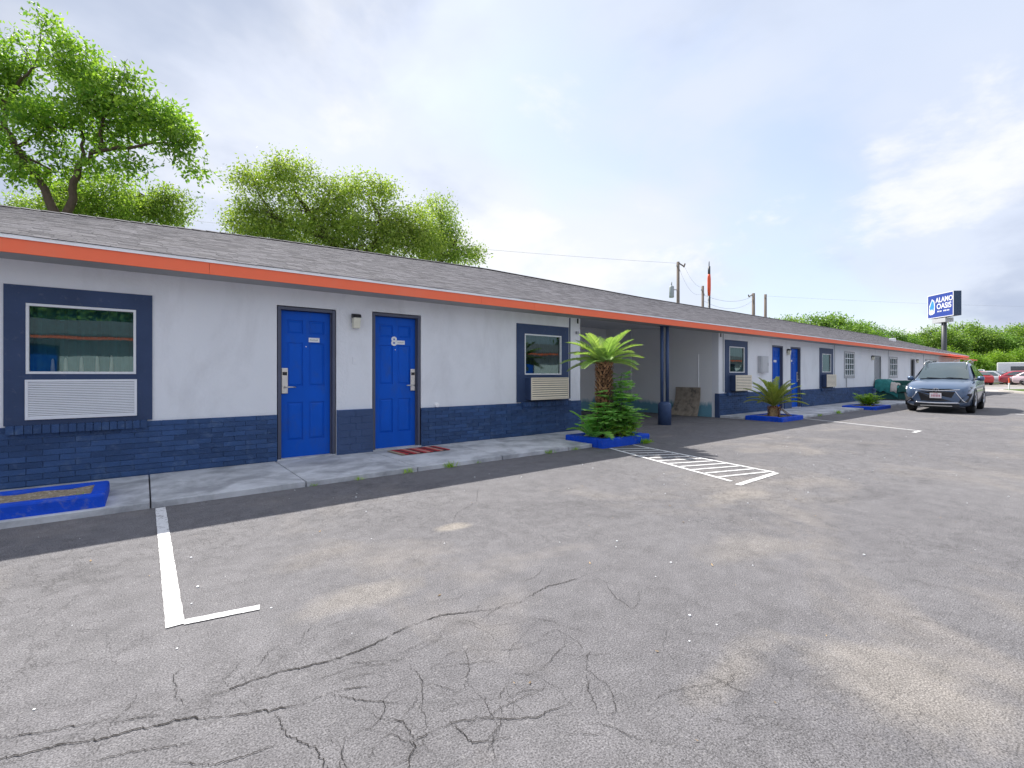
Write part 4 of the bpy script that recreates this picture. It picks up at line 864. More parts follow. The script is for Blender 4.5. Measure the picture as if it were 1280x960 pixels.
shrub('creeper', (6.62, 5.26, .12), 43, [(rg.normal(0, .22), rg.normal(-.04, .06), rg.uniform(.12, .26), 16) for i in range(12)], 'leaf_weed', 'light green creeper spilling over the blue curb below the tall palm', .05)
shrub('shrub', (20.6, 5.5, .08), 44, [(rg.normal(0, .25), rg.normal(0, .2), rg.uniform(.25, .48), 18) for i in range(18)], 'leaf_weed', 'small bright shrub in the planter before the parked car', .075)
# weeds along the pavement edge
rg = np.random.default_rng(51)
def weed(x, y, z, n, h, seed, lab):
    g = np.random.default_rng(seed); C = np.zeros((n, 3)); C[:, 0] = g.normal(0, h*.55, n); C[:, 1] = g.normal(0, h*.25, n); A = unit(g.normal(0, .5, (n, 3))+np.array([0, 0, 1.0])); B = unit(np.cross(A, g.normal(0, 1, (n, 3)))); Ln = h*g.uniform(.5, 1.2, n)
    V, F = leaf_verts(C, A, B, Ln, Ln*.14); o = obj('weed', np_mesh('weed', V, F, 'leaf_weed'), None, (x, y, z)); tag(o, lab, 'weed', 'weeds growing at the sidewalk edge')
WEEDS = [(2.55, 5.35, 34, .07, 'green weed tuft at the curb opposite the wall between the nearer blue doors'), (1.95, 5.34, 26, .05, 'low weed tuft at the curb opposite the blue door without a number'),
 (3.15, 5.34, 50, .085, 'largest weed tuft at the curb just below the red striped mat'), (1.45, 5.35, 18, .04, 'faint weed sprig at the sidewalk joint by the unnumbered blue door'), (3.6, 5.35, 16, .04, 'thin weed sprig at the curb just past the red striped mat'),
 (4.9, 5.34, 36, .07, 'weed tuft at the curb between the red mat and the tall palm planter'), (5.45, 5.33, 30, .06, 'weed tuft at the curb right beside the tall palm planter'),
 (17.0, 5.32, 40, .12, 'weed tuft at the walkway edge before the farther blue doors'), (15.5, 5.31, 30, .09, 'weed tuft at the walkway edge beside the short palm planter')]
for i, (x, y, n, h, lab) in enumerate(WEEDS): weed(x, y, 0.0, n, h, 60+i, lab)
weed(6.95, 5.08, 0.0, 90, .11, 77, 'bushy weed tuft at the corner of the tall palm planter')
weed(-.45, 5.62, .125, 26, .05, 78, 'tiny green weeds in the corner of the empty gravel planter')
# grit, twigs and fallen leaves on the asphalt
g = np.random.default_rng(52); n = 70
C = np.stack([g.uniform(-1.5, 9, n), g.uniform(.6, 5.3, n), np.full(n, .006)], 1); A = unit(np.stack([g.normal(0, 1, n), g.normal(0, 1, n), g.uniform(0, .25, n)], 1)); B = unit(np.cross(A, np.stack([g.normal(0, .2, n), g.normal(0, .2, n), np.ones(n)], 1)))
Ln = g.choice([.012, .02, .03, .05], n, p=[.5, .3, .15, .05]); V, F = leaf_verts(C, A, B, Ln, Ln*.4, .3); tag(obj('leaf_litter', np_mesh('leaf_litter', V, F, 'dead_leaf')), 'scattered dry leaf scraps on the asphalt', 'litter', kind='stuff')
n = 130; C = np.stack([g.uniform(-1.5, 12, n), g.uniform(.6, 5.3, n), np.full(n, .006)], 1); m = MB()
for c in C:
    s = g.choice([.003, .005, .008]); P = [(c[0]+s*math.cos(k*1.26)*g.uniform(.7, 1.2), c[1]+s*math.sin(k*1.26)*g.uniform(.7, 1.2)) for k in range(5)]; m.prism(P, 'z', .001, s*.8)
tag(m.build('grit', 'plate_white'), 'small pale pebbles scattered on the asphalt', 'grit', kind='stuff')
# ------------------------------------------------------------------ open cracks in the asphalt
CR = [[(-0.6, 2.36), (-0.37, 2.28), (-0.28, 2.24), (-0.17, 2.2), (-0.06, 2.14), (0.05, 2.09), (0.09, 2.11), (0.19, 2.1), (0.32, 2.1), (0.44, 2.09), (0.55, 2.06), (0.66, 2.04), (0.81, 2.05), (0.98, 2.09), (1.17, 2.09), (1.51, 1.94), (1.82, 2.0), (1.98, 1.97), (2.33, 1.96)],
 [(-0.5, 2.2), (-0.3, 2.14), (-0.21, 2.12), (-0.11, 2.07), (-0.03, 2.06), (0.04, 2.03), (0.1, 2.02), (0.22, 1.94), (0.37, 1.87), (0.46, 1.84), (0.57, 1.84), (0.77, 1.75)],
 [(0.37, 1.85), (0.38, 1.71), (0.44, 1.59), (0.44, 1.42)], [(0.58, 1.26), (0.71, 1.43), (0.84, 1.42), (0.93, 1.38), (1.01, 1.31), (1.09, 1.26), (1.23, 1.24), (1.4, 1.28), (1.47, 1.27)],
 [(-0.12, 1.97), (-0.03, 1.94), (0.07, 1.89), (0.16, 1.87)], [(0.07, 1.81), (0.16, 1.73), (0.24, 1.7), (0.34, 1.69)], [(0.19, 2.1), (0.29, 2.08), (0.4, 2.05)],
 [(0.55, 1.84), (0.63, 1.73), (0.74, 1.62)], [(0.67, 1.98), (0.8, 1.9), (0.94, 1.84)], [(0.71, 1.43), (0.71, 1.52), (0.67, 1.6)], [(0.84, 1.42), (0.85, 1.3), (0.96, 1.24)],
 [(2.81, 4.19), (2.49, 3.74), (2.14, 3.53), (1.97, 3.31), (1.66, 3.19), (1.55, 3.17)], [(1.18, 1.51), (1.24, 1.43), (1.26, 1.33), (1.23, 1.22)], [(3.53, .81), (3.57, .72), (3.54, .63)]]
rk = random.Random(9); m = MB()
FINE = []
for k in range(95):            # short hairline cracks around the big ones
    x, y = rk.uniform(-.7, 1.0)+abs(rk.gauss(0, .5)), rk.uniform(.9, 2.3); a = rk.gauss(-.18, .28) + (math.pi/2.6 if rk.random() < .18 else 0); c = [(x, y)]
    for q in range(rk.randint(3, 9)): a += rk.gauss(0, .30); x += .045*math.cos(a); y += .045*math.sin(a); c.append((x, y))
    FINE.append(c)
for ci, c in enumerate(CR+FINE):
    P = []
    for (a, b), (d, e) in zip(c, c[1:]):
        n = max(3, int(math.hypot(d-a, e-b)/.009))
        for i in range(n): P.append((a+(d-a)*i/n+rk.gauss(0, .0035), b+(e-b)*i/n+rk.gauss(0, .0035)))
    P.append(c[-1]); N_ = len(P); wmax = .0022 if ci < 2 else .0013 if ci < len(CR) else .0008
    prev = None; thick = 1.0
    for i, p in enumerate(P):
        q = P[min(i+2, N_-1)]; r_ = P[max(i-2, 0)]; d = Vector((q[0]-r_[0], q[1]-r_[1])); d = d.normalized() if d.length > 1e-6 else Vector((1, 0)); t = i/(N_-1)
        thick = min(1.5, max(.12, thick+rk.gauss(0, .28))); w = max(.00035, wmax*(.3+.7*math.sin(math.pi*t)**.5)*thick)
        cur = ((p[0]-d.y*w, p[1]+d.x*w, .0035), (p[0]+d.y*w, p[1]-d.x*w, .0035))
        if prev: m.quad(prev[1], cur[1], cur[0], prev[0])
        prev = cur
tag(m.build('asphalt_crack', 'crack'), kind='structure')

# ------------------------------------------------------------------ cars
def catmull(rows, k):
    rows = np.array(rows, float); out = []
    for i in range(len(rows)-1):
        p0, p1, p2, p3 = rows[max(i-1, 0)], rows[i], rows[i+1], rows[min(i+2, len(rows)-1)]
        for j in range(k):
            t = j/k; out.append(.5*((2*p1)+(-p0+p2)*t+(2*p0-5*p1+4*p2-p3)*t*t+(-p0+3*p1-3*p2+p3)*t**3))
    out.append(rows[-1]); return np.array(out)
def ring_loft(m, rows, sect):
    n = None; vs = []
    for r in rows:
        h = sect(r); full = [(r[0], y, z) for y, z in h]+[(r[0], -y, z) for y, z in h[::-1][1:-1]]; n = len(full); vs += full
    k = len(rows); fs = [(i*n+j, i*n+(j+1) % n, (i+1)*n+(j+1) % n, (i+1)*n+j) for i in range(k-1) for j in range(n)]
    fs += [tuple(range(n))[::-1], tuple(range((k-1)*n, k*n))]; m.add(vs, fs)
def wheel(root, x, y, r, w, side):
    q = MB(); q.lathe((x, y, r), [(r*.62, -w/2), (r*.93, -w/2), (r, -w*.32), (r, w*.32), (r*.93, w/2), (r*.62, w/2)], 28, 'y'); wh = q.build('wheel', 'rubber', root, smooth=False)
    q = MB(); yo = y+side*w*.36; q.lathe((x, yo, r), [(r*.64, -.02), (r*.64, .02), (r*.56, .02*side), (r*.10, .0)], 24, 'y')
    for k in range(5):
        a = 2*math.pi*k/5; q.tube([(x, yo+side*.03, r), (x+math.cos(a)*r*.6, yo+side*.025, r+math.sin(a)*r*.6)], [.035, .03], 5)
    q.build('rim', 'rim', wh)
def suv(name, loc, rz, paint, label, group=None, detail=True, sc=1.0):
    root = thing(name, loc, label, 'car', group, rz=rz); root.scale = (sc, sc*(.89 if detail else 1), sc)
    low = [(-2.37, .62, .40, .55, .70, .745), (-2.32, .76, .26, .53, .76, .80), (-2.18, .85, .22, .55, .82, .87), (-1.85, .905, .20, .60, .89, .955), (-1.42, .925, .20, .62, .93, 1.02), (-.95, .925, .2, .62, .965, 1.06), (-.4, .925, .2, .63, .985, 1.08),
           (1.2, .93, .22, .66, 1.03, 1.12), (1.9, .91, .25, .70, 1.05, 1.13), (2.25, .86, .34, .74, 1.02, 1.10), (2.37, .74, .42, .74, .95, 1.02)]
    m = MB(); ring_loft(m, catmull(low, 4), lambda r: [(0, r[2]), (r[1]*.80, r[2]), (r[1]*.95, r[2]+.07), (r[1], r[3]), (r[1]*.985, (r[3]+r[4])/2), (r[1]*.955, r[4]), (r[1]*.85, r[4]+(r[5]-r[4])*.75), (r[1]*.5, r[5]+.008), (0, r[5]+.018)])
    body = m.build('body', paint, root, smooth=True)
    top = [(-.98, .80, 1.03, 1.04, .70), (-.55, .84, 1.03, 1.36, .62), (-.12, .85, 1.04, 1.585, .585), (.45, .86, 1.06, 1.645, .58), (1.25, .86, 1.08, 1.60, .57), (1.75, .84, 1.10, 1.42, .60), (2.12, .80, 1.08, 1.13, .66)]
    m = MB(); ring_loft(m, catmull(top, 4), lambda r: [(0, r[2]), (r[1], r[2]), (r[1]*.6+r[4]*.4+.015, r[2]*.5+r[3]*.5-.01), (r[4]+.035, r[3]-.055), (r[4]-.03, r[3]-.012), (r[4]*.5, r[3]+.006), (0, r[3]+.012)])
    m.build('cabin', paint, root, smooth=True)
    # windscreen: curved patch standing just proud of the cabin
    def patch(fn, nu, nv, nm, mat):
        q = MB(); vs = [fn(i/nu, j/nv) for j in range(nv+1) for i in range(nu+1)]
        q.add(vs, [(j*(nu+1)+i, j*(nu+1)+i+1, (j+1)*(nu+1)+i+1, (j+1)*(nu+1)+i) for j in range(nv) for i in range(nu)]); return q.build(nm, mat, root, smooth=True)
    def ws(u, v):
        y = (u*2-1)*(.72-.135*v); x = -1.0+.83*v+.05*(u*2-1)**2-.035; z = 1.075+.525*v-.02*(u*2-1)**2+.035*math.sin(math.pi*v)+.02; return (x, y, z)
    patch(ws, 12, 6, 'windscreen', 'car_glass')
    patch(lambda u, v: (1.66+.47*v, (u*2-1)*(.56+.06*v), 1.54-.34*v+.03), 6, 3, 'rear_window', 'car_glass')
    for s in (-1, 1):
        q = MB(); pts = [(-.62, 1.10), (-.02, 1.51), (.5, 1.56), (1.15, 1.52), (1.55, 1.36), (1.72, 1.16)]
        vs = []
        for x, z in pts: vs.append((x, s*(.872-(z-1.06)*.46+.012), z))
        vs2 = [(x, s*.872, 1.085+.015*i) for i, (x, z) in enumerate(pts)]
        q.add(vs+vs2, [(i, i+1, 6+i+1, 6+i) for i in range(5)]); q.build('side_window', 'car_glass', root, smooth=True)
        for wx in (-1.42, 1.27):
            wheel(root, wx, s*.80, .355, .23, s)
            q = MB(); P = [(wx+.40*math.cos(a), s*.905, .355+.40*math.sin(a)) for a in np.linspace(-.35, math.pi+.35, 15)]; q.tube(P, .035, 6); q.build('wheel_arch', 'black', root, smooth=True)
        q = MB(); q.lathe((-.62, s*.99, 1.085), [(.001, -.10), (.07, -.085), (.085, 0), (.07, .085), (.001, .10)], 10, 'y'); q.tube([(-.58, s*.84, 1.05), (-.6, s*.96, 1.07)], .02, 6); mr = q.build('wing_mirror', paint, root, smooth=True)
        q = MB(); vs = [(-2.285, s*.46, .745), (-2.20, s*.66, .775), (-2.03, s*.845, .83), (-1.88, s*.893, .86), (-1.93, s*.895, .80), (-2.10, s*.858, .745), (-2.27, s*.64, .70), (-2.335, s*.46, .695)]
        q.add([(x-.025, y*1.012, z) for x, y, z in vs], [tuple(range(8))[::s]]); q.build('headlight', 'lens', root)
        if detail:
            q = MB(); vs = [(-2.36, s*.58, .36), (-2.30, s*.80, .36), (-2.16, s*.885, .56), (-2.13, s*.893, .63), (-2.25, s*.82, .62), (-2.36, s*.66, .47)]; q.add([(x-.025, y*1.01, z) for x, y, z in vs], [tuple(range(6))[::s]]); q.build('bumper_intake', 'black', root)
            q = MB(); q.tube([(-2.40, s*.50, .69), (-2.375, s*.58, .56), (-2.355, s*.70, .40), (-2.33, s*.78, .35)], .014, 6); q.build('bumper_trim', 'chrome', root, smooth=True)
            q = MB(); q.tube([(-.5, s*.60, 1.56), (-.2, s*.605, 1.655), (.5, s*.605, 1.71), (1.3, s*.59, 1.665), (1.6, s*.585, 1.585)], .016, 6); q.build('roof_rail', 'silver', root, smooth=True)
            q = MB(); q.box(-.45, 1.6, s*.917-.004, s*.917+.004, .88, .90); q.build('door_trim', 'black', root)
    if detail:
        def front(poly, x, nm, mat):
            q = MB(); n = len(poly); q.add([(x+.16*(abs(y)/.85)**2, y, z) for y, z in poly]+[(x+.06+.16*(abs(y)/.85)**2, y, z) for y, z in poly], [tuple(range(n))]+[(i, n+i, n+(i+1) % n, (i+1) % n) for i in range(n)]); return q.build(nm, mat, root)
        mir = lambda h: h+[(-y, z) for y, z in h[::-1]]
        front(mir([(0, .385), (.62, .385), (.64, .42), (.50, .675), (0, .675)]), -2.425, 'lower_grille', 'black')
        front(mir([(0, .715), (.38, .725), (.47, .755), (.36, .77), (0, .755)]), -2.42, 'upper_grille', 'black')
        q = MB(); q.tube([(-2.425+.16*(abs(y)/.85)**2, y, .705+.10*abs(y)**1.6) for y in np.linspace(-.62, .62, 17)], .014, 6); q.build('grille_chrome', 'chrome', root, smooth=True)
        q = MB(); q.tube([(-2.44+.16*(abs(y)/.85)**2, y, .345-.02*(1-abs(y))) for y in np.linspace(-.60, .60, 13)], .022, 6); q.build('bumper_chrome', 'chrome', root, smooth=True)
        q = MB(); q.box(-2.36, -2.2, -.60, .60, .20, .30); q.build('skid_plate', 'black', root, bevel=.02)
        q = MB(); q.tube([(-2.37, y, .235) for y in (-.42, .42)], .02, 6); q.build('skid_trim', 'silver', root)
        q = MB(); q.box(-2.462, -2.45, -.155, .155, .475, .635); pl = q.build('licence_plate', 'plate_us', root, bevel=.004)
        q = MB()
        for i in range(6): q.box(-2.4645, -2.4625, -.115+i*.040, -.115+i*.040+.024, .52, .585)
        q.box(-2.4645, -2.4625, -.06, .06, .605, .622); q.build('plate_print', 'plate_red', root)
        q = MB(); q.tube([(-2.437, .07*math.cos(a), .74+.045*math.sin(a)) for a in np.linspace(0, 2*math.pi, 17)], .008, 5); q.tube([(-2.437, .03*math.cos(a), .745+.038*math.sin(a)) for a in np.linspace(0, 2*math.pi, 13)], .006, 5); q.build('badge', 'chrome', root)
        q = MB(); q.box(-.36, -.33, .34, .46, 1.245, 1.29); st_ = q.build('windscreen_sticker', 'plate_white', root); st_.location.x -= .36; st_.location.z -= .06
        q = MB(); q.tube([(-1.06, -.55, 1.09), (-1.0, -.1, 1.12)], .008, 5); q.tube([(-1.06, .0, 1.085), (-1.0, .45, 1.115)], .008, 5); q.build('wiper', 'black', root)
    return root
suv('parked_car', (21.95, 3.62, 0), R(3.2), 'paint_blue', 'slate blue SUV parked nose out beside the motel wing')
def sedan(loc, rz, paint, label, sc=1.0):
    suv('distant_car', loc, rz, paint, label, 'cars parked across the road', False, sc)
sedan((76.5, 9.9, .012), R(200), 'paint_red', 'small bright red car next to the white pickup across the road', .95)
sedan((80.6, 8.9, .012), R(75), 'paint_silver', 'silver grey car beside the bushes across the road', 1.0)
sedan((80.5, 6.35, .012), R(100), 'paint_maroon', 'maroon car before the white van across the road', 1.0)
sedan((77.0, 4.9, .012), R(80), 'paint_pink', 'pale pinkish car at the edge of the road beyond the marker post', .95)
sedan((84, 1.5, .012), R(100), 'paint_silver', 'silver car past the pale pinkish car across the road', 1.0)
sedan((84.5, 8.3, .012), R(60), 'paint_dark', 'dark car between the silver car and the white van', 1.0)
o = thing('pickup_truck', (83.2, 11.1, .012), 'white pickup with black bumper facing the road', 'pickup', None, rz=R(15))
m = MB(); m.prism([(-2.6, .45), (-2.6, .95), (-1.2, 1.12), (2.6, 1.12), (2.6, .45)], 'y', -.95, .95); m.build('body', 'paint_white', o, bevel=.06)
m = MB(); m.prism([(-1.25, 1.12), (-.6, 1.82), (.7, 1.82), (.9, 1.12)], 'y', -.82, .82); m.build('cab', 'paint_white', o, bevel=.05)
m = MB(); m.add([(-1.24, -.74, 1.16), (-1.24, .74, 1.16), (-.67, .68, 1.76), (-.67, -.68, 1.76)], [(0, 3, 2, 1)]); m.build('windscreen', 'car_glass', o)
m = MB(); m.box(-2.72, -2.6, -.95, .95, .38, .62); m.build('bumper', 'black', o, bevel=.02)
m = MB(); m.box(-2.615, -2.6, -.6, .6, .66, .92); m.build('grille', 'black', o)
for s in (-1, 1):
    for x in (-1.7, 1.7): wheel(o, x, s*.85, .4, .25, s)
o = thing('camper_van', (88.6, 6.3, .012), 'long white camper van behind the parked cars across the road', 'van', None, rz=R(98))
m = MB(); m.prism([(-3.4, .5), (-3.4, 1.2), (-2.7, 2.5), (-2.4, 2.75), (3.4, 2.75), (3.4, .5)], 'y', -1.05, 1.05); m.build('body', 'paint_white', o, bevel=.08)
for a, b in ((-2.3, -1.4), (-.9, .4), (1.0, 2.2)):
    m = MB(); m.box(a, b, -1.065, 1.065, 1.7, 2.25); m.build('side_window', 'car_glass', o)
m = MB(); m.add([(-3.36, -.9, 1.3), (-3.36, .9, 1.3), (-2.78, .85, 2.42), (-2.78, -.85, 2.42)], [(0, 3, 2, 1)]); w_ = m.build('windscreen', 'car_glass', o); w_.location.x = -.03
for s in (-1, 1):
    for x in (-2.2, 2.2): wheel(o, x, s*.95, .4, .25, s)

# ------------------------------------------------------------------ motel sign on its pole
sg = thing('motel_sign', (51.2, 8.62, 0), 'blue boxed motel sign with white lettering on a tall dark pole', 'sign', None, rz=R(225))
SW, SD, SH, SZ = 2.70, .56, 1.93, 5.86
m = MB(); m.box(-SW/2, SW/2, -SD/2, SD/2, SZ, SZ+SH); cab = m.build('cabinet', 'sign_side', sg, bevel=.02)
yf = -SD/2-.012
m = MB(); m.box(-SW/2+.05, SW/2-.05, yf, -SD/2-.0005, SZ+.05, SZ+SH-.05); m.build('sign_face', 'sign_blue', sg)
m = MB()
for a in ((-SW/2, SW/2, SZ+SH-.05, SZ+SH), (-SW/2, SW/2, SZ, SZ+.05), (-SW/2, -SW/2+.05, SZ+.05, SZ+SH-.05), (SW/2-.05, SW/2, SZ+.05, SZ+SH-.05)): m.box(a[0], a[1], yf-.01, -SD/2-.001, a[2], a[3])
m.build('face_trim', 'white_metal', sg)
for body, size, cx_, cz_, sx in (('ALAMO', .56, .42, SZ+1.40, .92), ('OASIS', .60, .40, SZ+.88, .95)):
    me = text_mesh(body, size, .006, .014); me.materials.append(MATS['sign_white']); me.transform(Matrix.Translation((cx_, yf-.008, cz_)) @ Matrix.Rotation(R(90), 4, 'X') @ Matrix.Diagonal((sx, 1, 1, 1))); obj('lettering', me, sg)
m = MB()
for i, w_ in enumerate((.10, .07, .09, .06, 0, .09, .10, .06, .08, .09)):
    if w_: m.box(-.28+i*.125, -.28+i*.125+w_, yf-.008, yf-.001, SZ+.44, SZ+.55)
m.build('small_print', 'sign_white', sg)
m = MB(); m.prism([(-1.2, SZ+.42), (-1.08, SZ+.30), (-.82, SZ+.30), (-.58, SZ+.42), (-.54, SZ+1.1), (-.62, SZ+1.42), (-.86, SZ+1.60), (-.98, SZ+1.38), (-1.16, SZ+1.05)], 'y', yf-.006, yf-.001); m.build('emblem', 'sign_white', sg)
m = MB(); m.prism([(-1.12, SZ+.85), (-.98, SZ+.62), (-.86, SZ+.80), (-.72, SZ+.55), (-.62, SZ+.95), (-.68, SZ+1.32), (-.86, SZ+1.48), (-.95, SZ+1.25)], 'y', yf-.011, yf-.0065); m.build('emblem_drop', 'sign_cyan', sg)
m = MB(); m.box(-.85, .55, -.30, .30, SZ-.42, SZ-.08); m.build('lower_cabinet', 'box_grey', sg, bevel=.01)
m = MB(); m.tube([(0, 0, 0), (0, 0, SZ)], .17, 14); m.build('pole', 'pole_dark', sg, smooth=True)
m = MB(); m.box(-.3, .3, -.3, .3, 0, .08); m.build('foot_plate', 'pole_dark', sg)

# ------------------------------------------------------------------ utility poles and wires
def upole(x, y, h, r, label, arm=None, trans=False):
    o = thing('utility_pole', (x, y, 0), label, 'utility pole', 'utility poles behind the roof', rz=0.0)
    m = MB(); m.tube([(0, 0, 0), (0, 0, h*.5), (0, 0, h)], [r*1.15, r, r*.85], 10); m.build('shaft', 'pole_wood', o, smooth=True)
    if arm:
        a = Vector((math.cos(arm), math.sin(arm), 0)); m = MB(); m.tube([Vector((0, 0, h-.05)), a*.45+Vector((0, 0, h-.35))], .05, 6); m.tube([a*.40+Vector((0, 0, h-.38)), a*.48+Vector((0, 0, h-.12))], .05, 6); m.build('bracket', 'pole_wood', o)
    m = MB()
    for k in range(2): m.lathe((0.16*(1 if k else -1), 0, h-.35-.3*k), [(.03, 0), (.06, .04), (.03, .08), (.05, .12)], 8)
    m.build('insulator', 'grey_metal', o)
    if trans:
        m = MB(); m.lathe((-.36, .28, h-2.5), [(.15, 0), (.17, .04), (.17, .75), (.13, .80), (.04, .84)], 14); m.tube([(-.36, .28, h-1.68), (-.36, .28, h-1.4)], .04, 6); m.build('transformer', 'transformer', o, smooth=True)
        m = MB(); m.tube([(0, 0, h-1.95), (-.36, .28, h-1.95)], .04, 5); m.build('mount', 'grey_metal', o)
    return o
P1 = upole(29.5, 18.9, 9.1, .12, 'tallest utility pole with a grey transformer behind the roof', R(-40), True)
P2 = upole(30.8, 17.8, 7.4, .10, 'short plain utility pole beside the orange sleeved mast')
P3 = upole(45.8, 21.3, 8.95, .16, 'utility pole with side brackets in the farther pair', R(140))
P4 = upole(46.7, 20.6, 8.85, .14, 'bare utility pole without brackets in the farther pair')
o = thing('mast', (31.1, 17.5, 0), 'thin mast with a bright orange sleeve poking above the roof', 'mast', None, rz=0.0)
m = MB(); m.tube([(0, 0, 0), (0, 0, 6.8)], .09, 10); m.build('lower_shaft', 'pole_dark', o, smooth=True)
m = MB(); m.lathe((0, 0, 6.7), [(.09, 0), (.115, .5), (.115, 1.2), (.10, 1.35), (.09, 1.5)], 12); m.build('orange_sleeve', 'sleeve_orange', o, smooth=True)
m = MB(); m.tube([(0, 0, 8.15), (0, 0, 8.75)], .085, 10); m.tube([(0, 0, 8.75), (0, 0, 9.1)], .03, 6); m.build('tip', 'pole_dark', o, smooth=True)
def wire(a, b, sag, label, r=.007):
    a, b = Vector(a), Vector(b); n = 14; P = [a.lerp(b, i/n)-Vector((0, 0, sag*4*(i/n)*(1-i/n))) for i in range(n+1)]
    m = MB(); m.tube(P, r, 4); o = m.build('overhead_wire', 'wire', None, a); tag(o, label, 'wire', 'overhead wires')
wire((29.5, 18.9, 9.0), (-14, 40, 11.2), .5, 'overhead wire running left from the pole with the transformer')
wire((29.9, 18.6, 8.7), (30.8, 17.8, 7.3), .35, 'drop wire from the transformer pole to the short pole', .006)
wire((29.5, 18.9, 8.9), (30.8, 17.8, 6.9), .8, 'second slack drop wire between transformer pole and short pole', .006)
wire((45.8, 21.3, 8.7), (30.8, 17.8, 6.8), .5, 'upper wire from the farther pair of poles to the short pole', .010)
wire((45.8, 21.3, 8.3), (30.8, 17.8, 6.4), .7, 'lower wire from the farther pair of poles to the short pole', .010)
wire((46.7, 20.6, 8.7), (130, -8, 12.0), .6, 'long wire from the farther poles toward the road', .006)

# ------------------------------------------------------------------ street side: curb island, marker, street lamp
o = tag(bpy.data.objects.new('curb_island', None), kind='structure'); COL.objects.link(o); WL[o.name] = Vector((0, 0, 0))
m = MB(); m.prism([(41.5, 3.0), (49.0, 5.3), (52.5, 4.0), (52.0, -6.0), (48.0, -6.0)], 'z', -.02, .13); m.build('curb', 'concrete_pale', o, bevel=.02)
m = MB(); m.prism([(42.6, 3.12), (49.0, 5.05), (52.2, 3.8), (51.7, -5.8), (48.3, -5.8)], 'z', .0, .15); m.build('verge', 'grass_ground', o)
o = thing('marker_post', (48.6, 4.72, .15), 'thin orange and white marker post on the grass curb island', 'marker post')
m = MB(); m.tube([(48.6, 4.72, .14), (48.6, 4.72, .72)], .045, 8); m.build('shaft', 'white_metal', o)
m = MB(); m.tube([(48.6, 4.72, .62), (48.6, 4.72, .98)], .05, 8); m.build('band', 'sleeve_orange', o)
o = thing('street_lamp', (92.0, 3.6, 0), 'slim street lamp with a pale curved arm before the far trees', 'street lamp', None, rz=0.0)
m = MB(); m.tube([(0, 0, 0), (0, 0, 6.2)], [.06, .045], 8); m.build('pole', 'grey_metal', o, smooth=True)
m = MB(); m.tube([(0, 0, 6.1), (-.3, .6, 6.8), (-.9, 1.7, 7.1), (-1.3, 2.5, 7.05)], .045, 6); m.build('arm', 'white_metal', o, smooth=True)
m = MB(); m.box(-1.6, -1.2, 2.4, 3.0, 6.98, 7.12); m.build('lamp_head', 'white_metal', o, bevel=.03)

# ------------------------------------------------------------------ sofa with heaped blankets
o = thing('sofa', (26.9, 6.08, .06), 'dark green loveseat on the walkway in front of the grilled grey door', 'sofa')
z = .06
m = MB(); m.box(26.45, 27.35, 5.42, 6.78, z+.04, z+.34); m.build('base', 'sofa_green', o, bevel=.03)
for a in (5.40, 6.60): m = MB(); m.box(26.40, 27.36, a, a+.20, z+.02, z+.60); m.build('arm', 'sofa_green', o, bevel=.06)
m = MB(); m.box(27.10, 27.42, 5.60, 6.60, z+.30, z+.88); m.build('backrest', 'sofa_green', o, bevel=.08)
for a in (5.61, 6.105): m = MB(); m.box(26.42, 27.10, a, a+.485, z+.34, z+.50); m.build('cushion', 'sofa_dark', o, bevel=.05)
for a in (26.5, 27.28):
    for b in (5.46, 6.70): m = MB(); m.box(a, a+.05, b, b+.05, z, z+.05); m.build('leg', 'black', o)
def blanket(nm, x0, x1, y0, y1, fn, mat, label):
    g = np.random.default_rng(len(label)); n = 18; q = MB(); xs = np.linspace(x0, x1, n); ys = np.linspace(y0, y1, n); ph = g.uniform(0, 6, 6)
    vs = []
    for y in ys:
        for x in xs:
            w = .025*math.sin(x*17+ph[0]+4*y)+.02*math.sin(y*23+ph[1])+.015*math.sin((x+y)*31+ph[2]); vs.append((x+w*.5, y, fn(x, y)+w))
    q.add(vs, [(j*n+i, j*n+i+1, (j+1)*n+i+1, (j+1)*n+i) for j in range(n-1) for i in range(n-1)])
    ob = q.build(nm, mat, None, ((x0+x1)/2, (y0+y1)/2, z+.5), smooth=True); sm = ob.modifiers.new('thick', 'SOLIDIFY'); sm.thickness = .02; tag(ob, label, 'blanket')
def drape(top, lip, drop):      # hangs over the front edge, then lies on top
    return lambda x, y: z+top(y)-(drop*max(0, (lip-x)/.12) if x < lip else 0)
blanket('blanket', 26.36, 27.42, 5.98, 6.84, drape(lambda y: .60+.30*min(1, max(0, (y-5.98)/.45)), 26.5, .42), 'blanket_teal', 'teal blanket heaped high over the wall end of the sofa')
blanket('blanket', 26.36, 27.1, 5.36, 6.02, drape(lambda y: .58+.07*math.sin((y-5.36)/.66*math.pi), 26.48, .26), 'sofa_green', 'dark green blanket bunched low over the outer arm of the sofa')
blanket('blanket', 26.33, 27.3, 6.02, 6.24, drape(lambda y: .68+.13*max(0, (y-6.02)/.22), 26.46, .34), 'blanket_pale', 'pale cloth draped across the sofa between the green blankets')
o = thing('stub_pipe', (24.3, 6.3, .06), 'short dark standpipe on the walkway left of the sofa', 'pipe')
m = MB(); m.tube([(24.3, 6.3, .06), (24.3, 6.3, .55)], .06, 10); m.build('shaft', 'post_navy', o, smooth=True)
m = MB(); m.lathe((24.3, 6.3, .55), [(.075, 0), (.075, .05), (.03, .075)], 10); m.build('cap', 'post_navy', o, smooth=True)

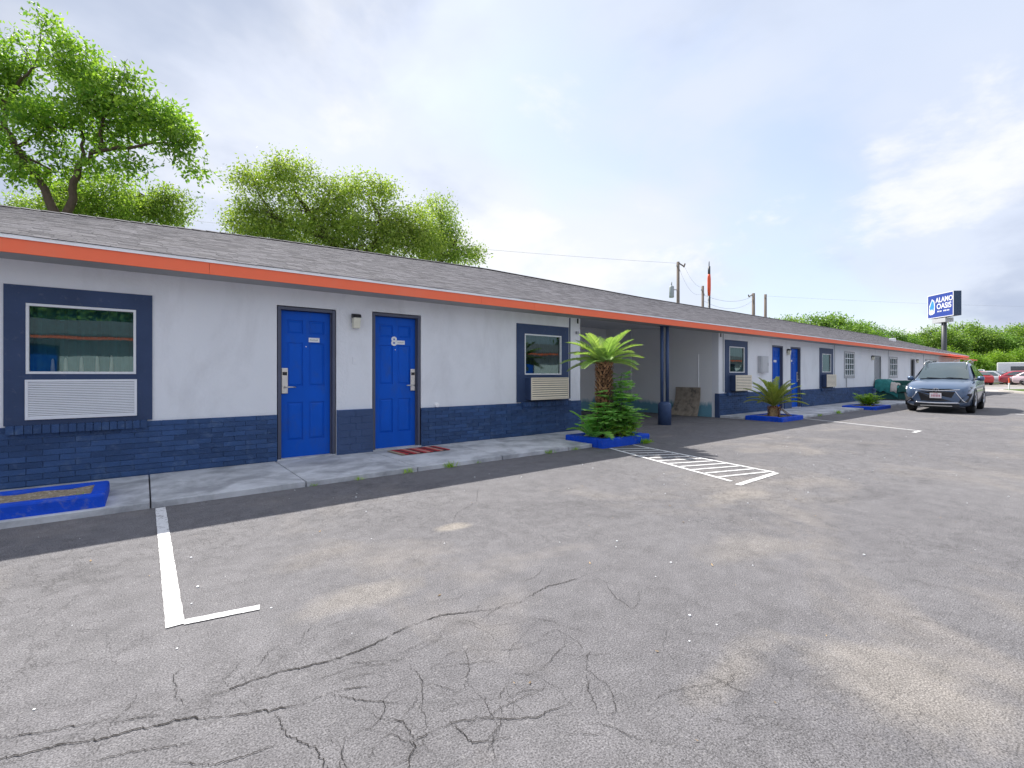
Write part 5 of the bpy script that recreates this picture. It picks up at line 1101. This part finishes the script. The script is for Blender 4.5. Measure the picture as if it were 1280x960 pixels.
# ------------------------------------------------------------------ the opposite wing of the court, seen in the window glass
ow = thing('motel_building', (10, -7.6, 0), 'opposite motel wing mirrored in the window glass, with sunlit orange fascia', 'building')
YO = -7.6
m = MB(); m.box(-22, 46, YO-.2, YO, 0, 2.5); m.build('wall', 'stucco', ow)
m = MB(); m.box(-22, 46, YO-9.0, YO-8.8, 0, 2.5); m.build('wall', 'stucco', ow)
for xa in (-22, 45.8): m = MB(); m.prism([(YO-.21, 0), (YO-8.79, 0), (YO-8.79, 2.5), (YO-4.5, 3.3), (YO-.21, 2.5)], 'x', xa, xa+.2); m.build('wall', 'stucco', ow)
m = MB(); m.box(-22, 46, YO+.002, YO+.03, 0, .66); m.build('brick_base', 'navy_brick', ow)
m = MB(); m.box(-22.3, 46.3, YO+.40, YO+.425, 2.37, 2.52); m.build('fascia_board', 'orange', ow)
m = MB(); m.prism([(YO+.44, 2.53), (YO-4.5, 3.42), (YO-9.4, 2.53), (YO-9.4, 2.47), (YO-4.5, 3.36), (YO+.44, 2.47)], 'x', -22.3, 46.3); m.build('roof', 'shingle', ow)
m = MB(); m.box(-22.3, 46.3, YO+.002, YO+.40, 2.38, 2.39); m.build('soffit', 'stucco', ow)
for i, x in enumerate((-14.5, -12.9, -4.6, -3.0, 6.2, 7.8, 15.6, 17.2, 25.5, 27.1, 35.2, 36.8)):
    m = MB(); m.box(x, x+.9, YO+.003, YO+.035, .05, 2.12); d_ = m.build('door', 'door_blue', ow); m = MB(); m.box(x-.05, x, YO+.003, YO+.05, 0, 2.17); m.box(x+.9, x+.95, YO+.003, YO+.05, 0, 2.17); m.box(x, x+.9, YO+.003, YO+.05, 2.12, 2.17); m.build('door_frame', 'door_frame', d_)
for x in (-18, -9.5, 1.0, 11.2, 20.5, 30.5, 40.5):
    m = MB(); m.box(x, x+1.4, YO+.003, YO+.03, .7, 2.15); w_ = m.build('window', 'navy_trim', ow); m = MB(); m.box(x+.2, x+1.2, YO+.031, YO+.036, 1.2, 1.98); m.build('pane', 'car_glass', w_)
for i, (x, y, sc) in enumerate([(-9, -21, .95), (-3, -23, 1.1), (3.5, -22, .9), (40, -22, 1.1), (50, -20, 1.0), (24, -24, .9)]):
    o = copy_tree(protoA); o.location = (x, y, 0); o.scale = (sc, sc, sc); o.rotation_euler = (0, 0, i*1.3); o['label'] = 'wide green tree behind the opposite wing, mirrored in the windows'; o['group'] = 'trees behind the opposite wing'
print('objects', len(bpy.data.objects))
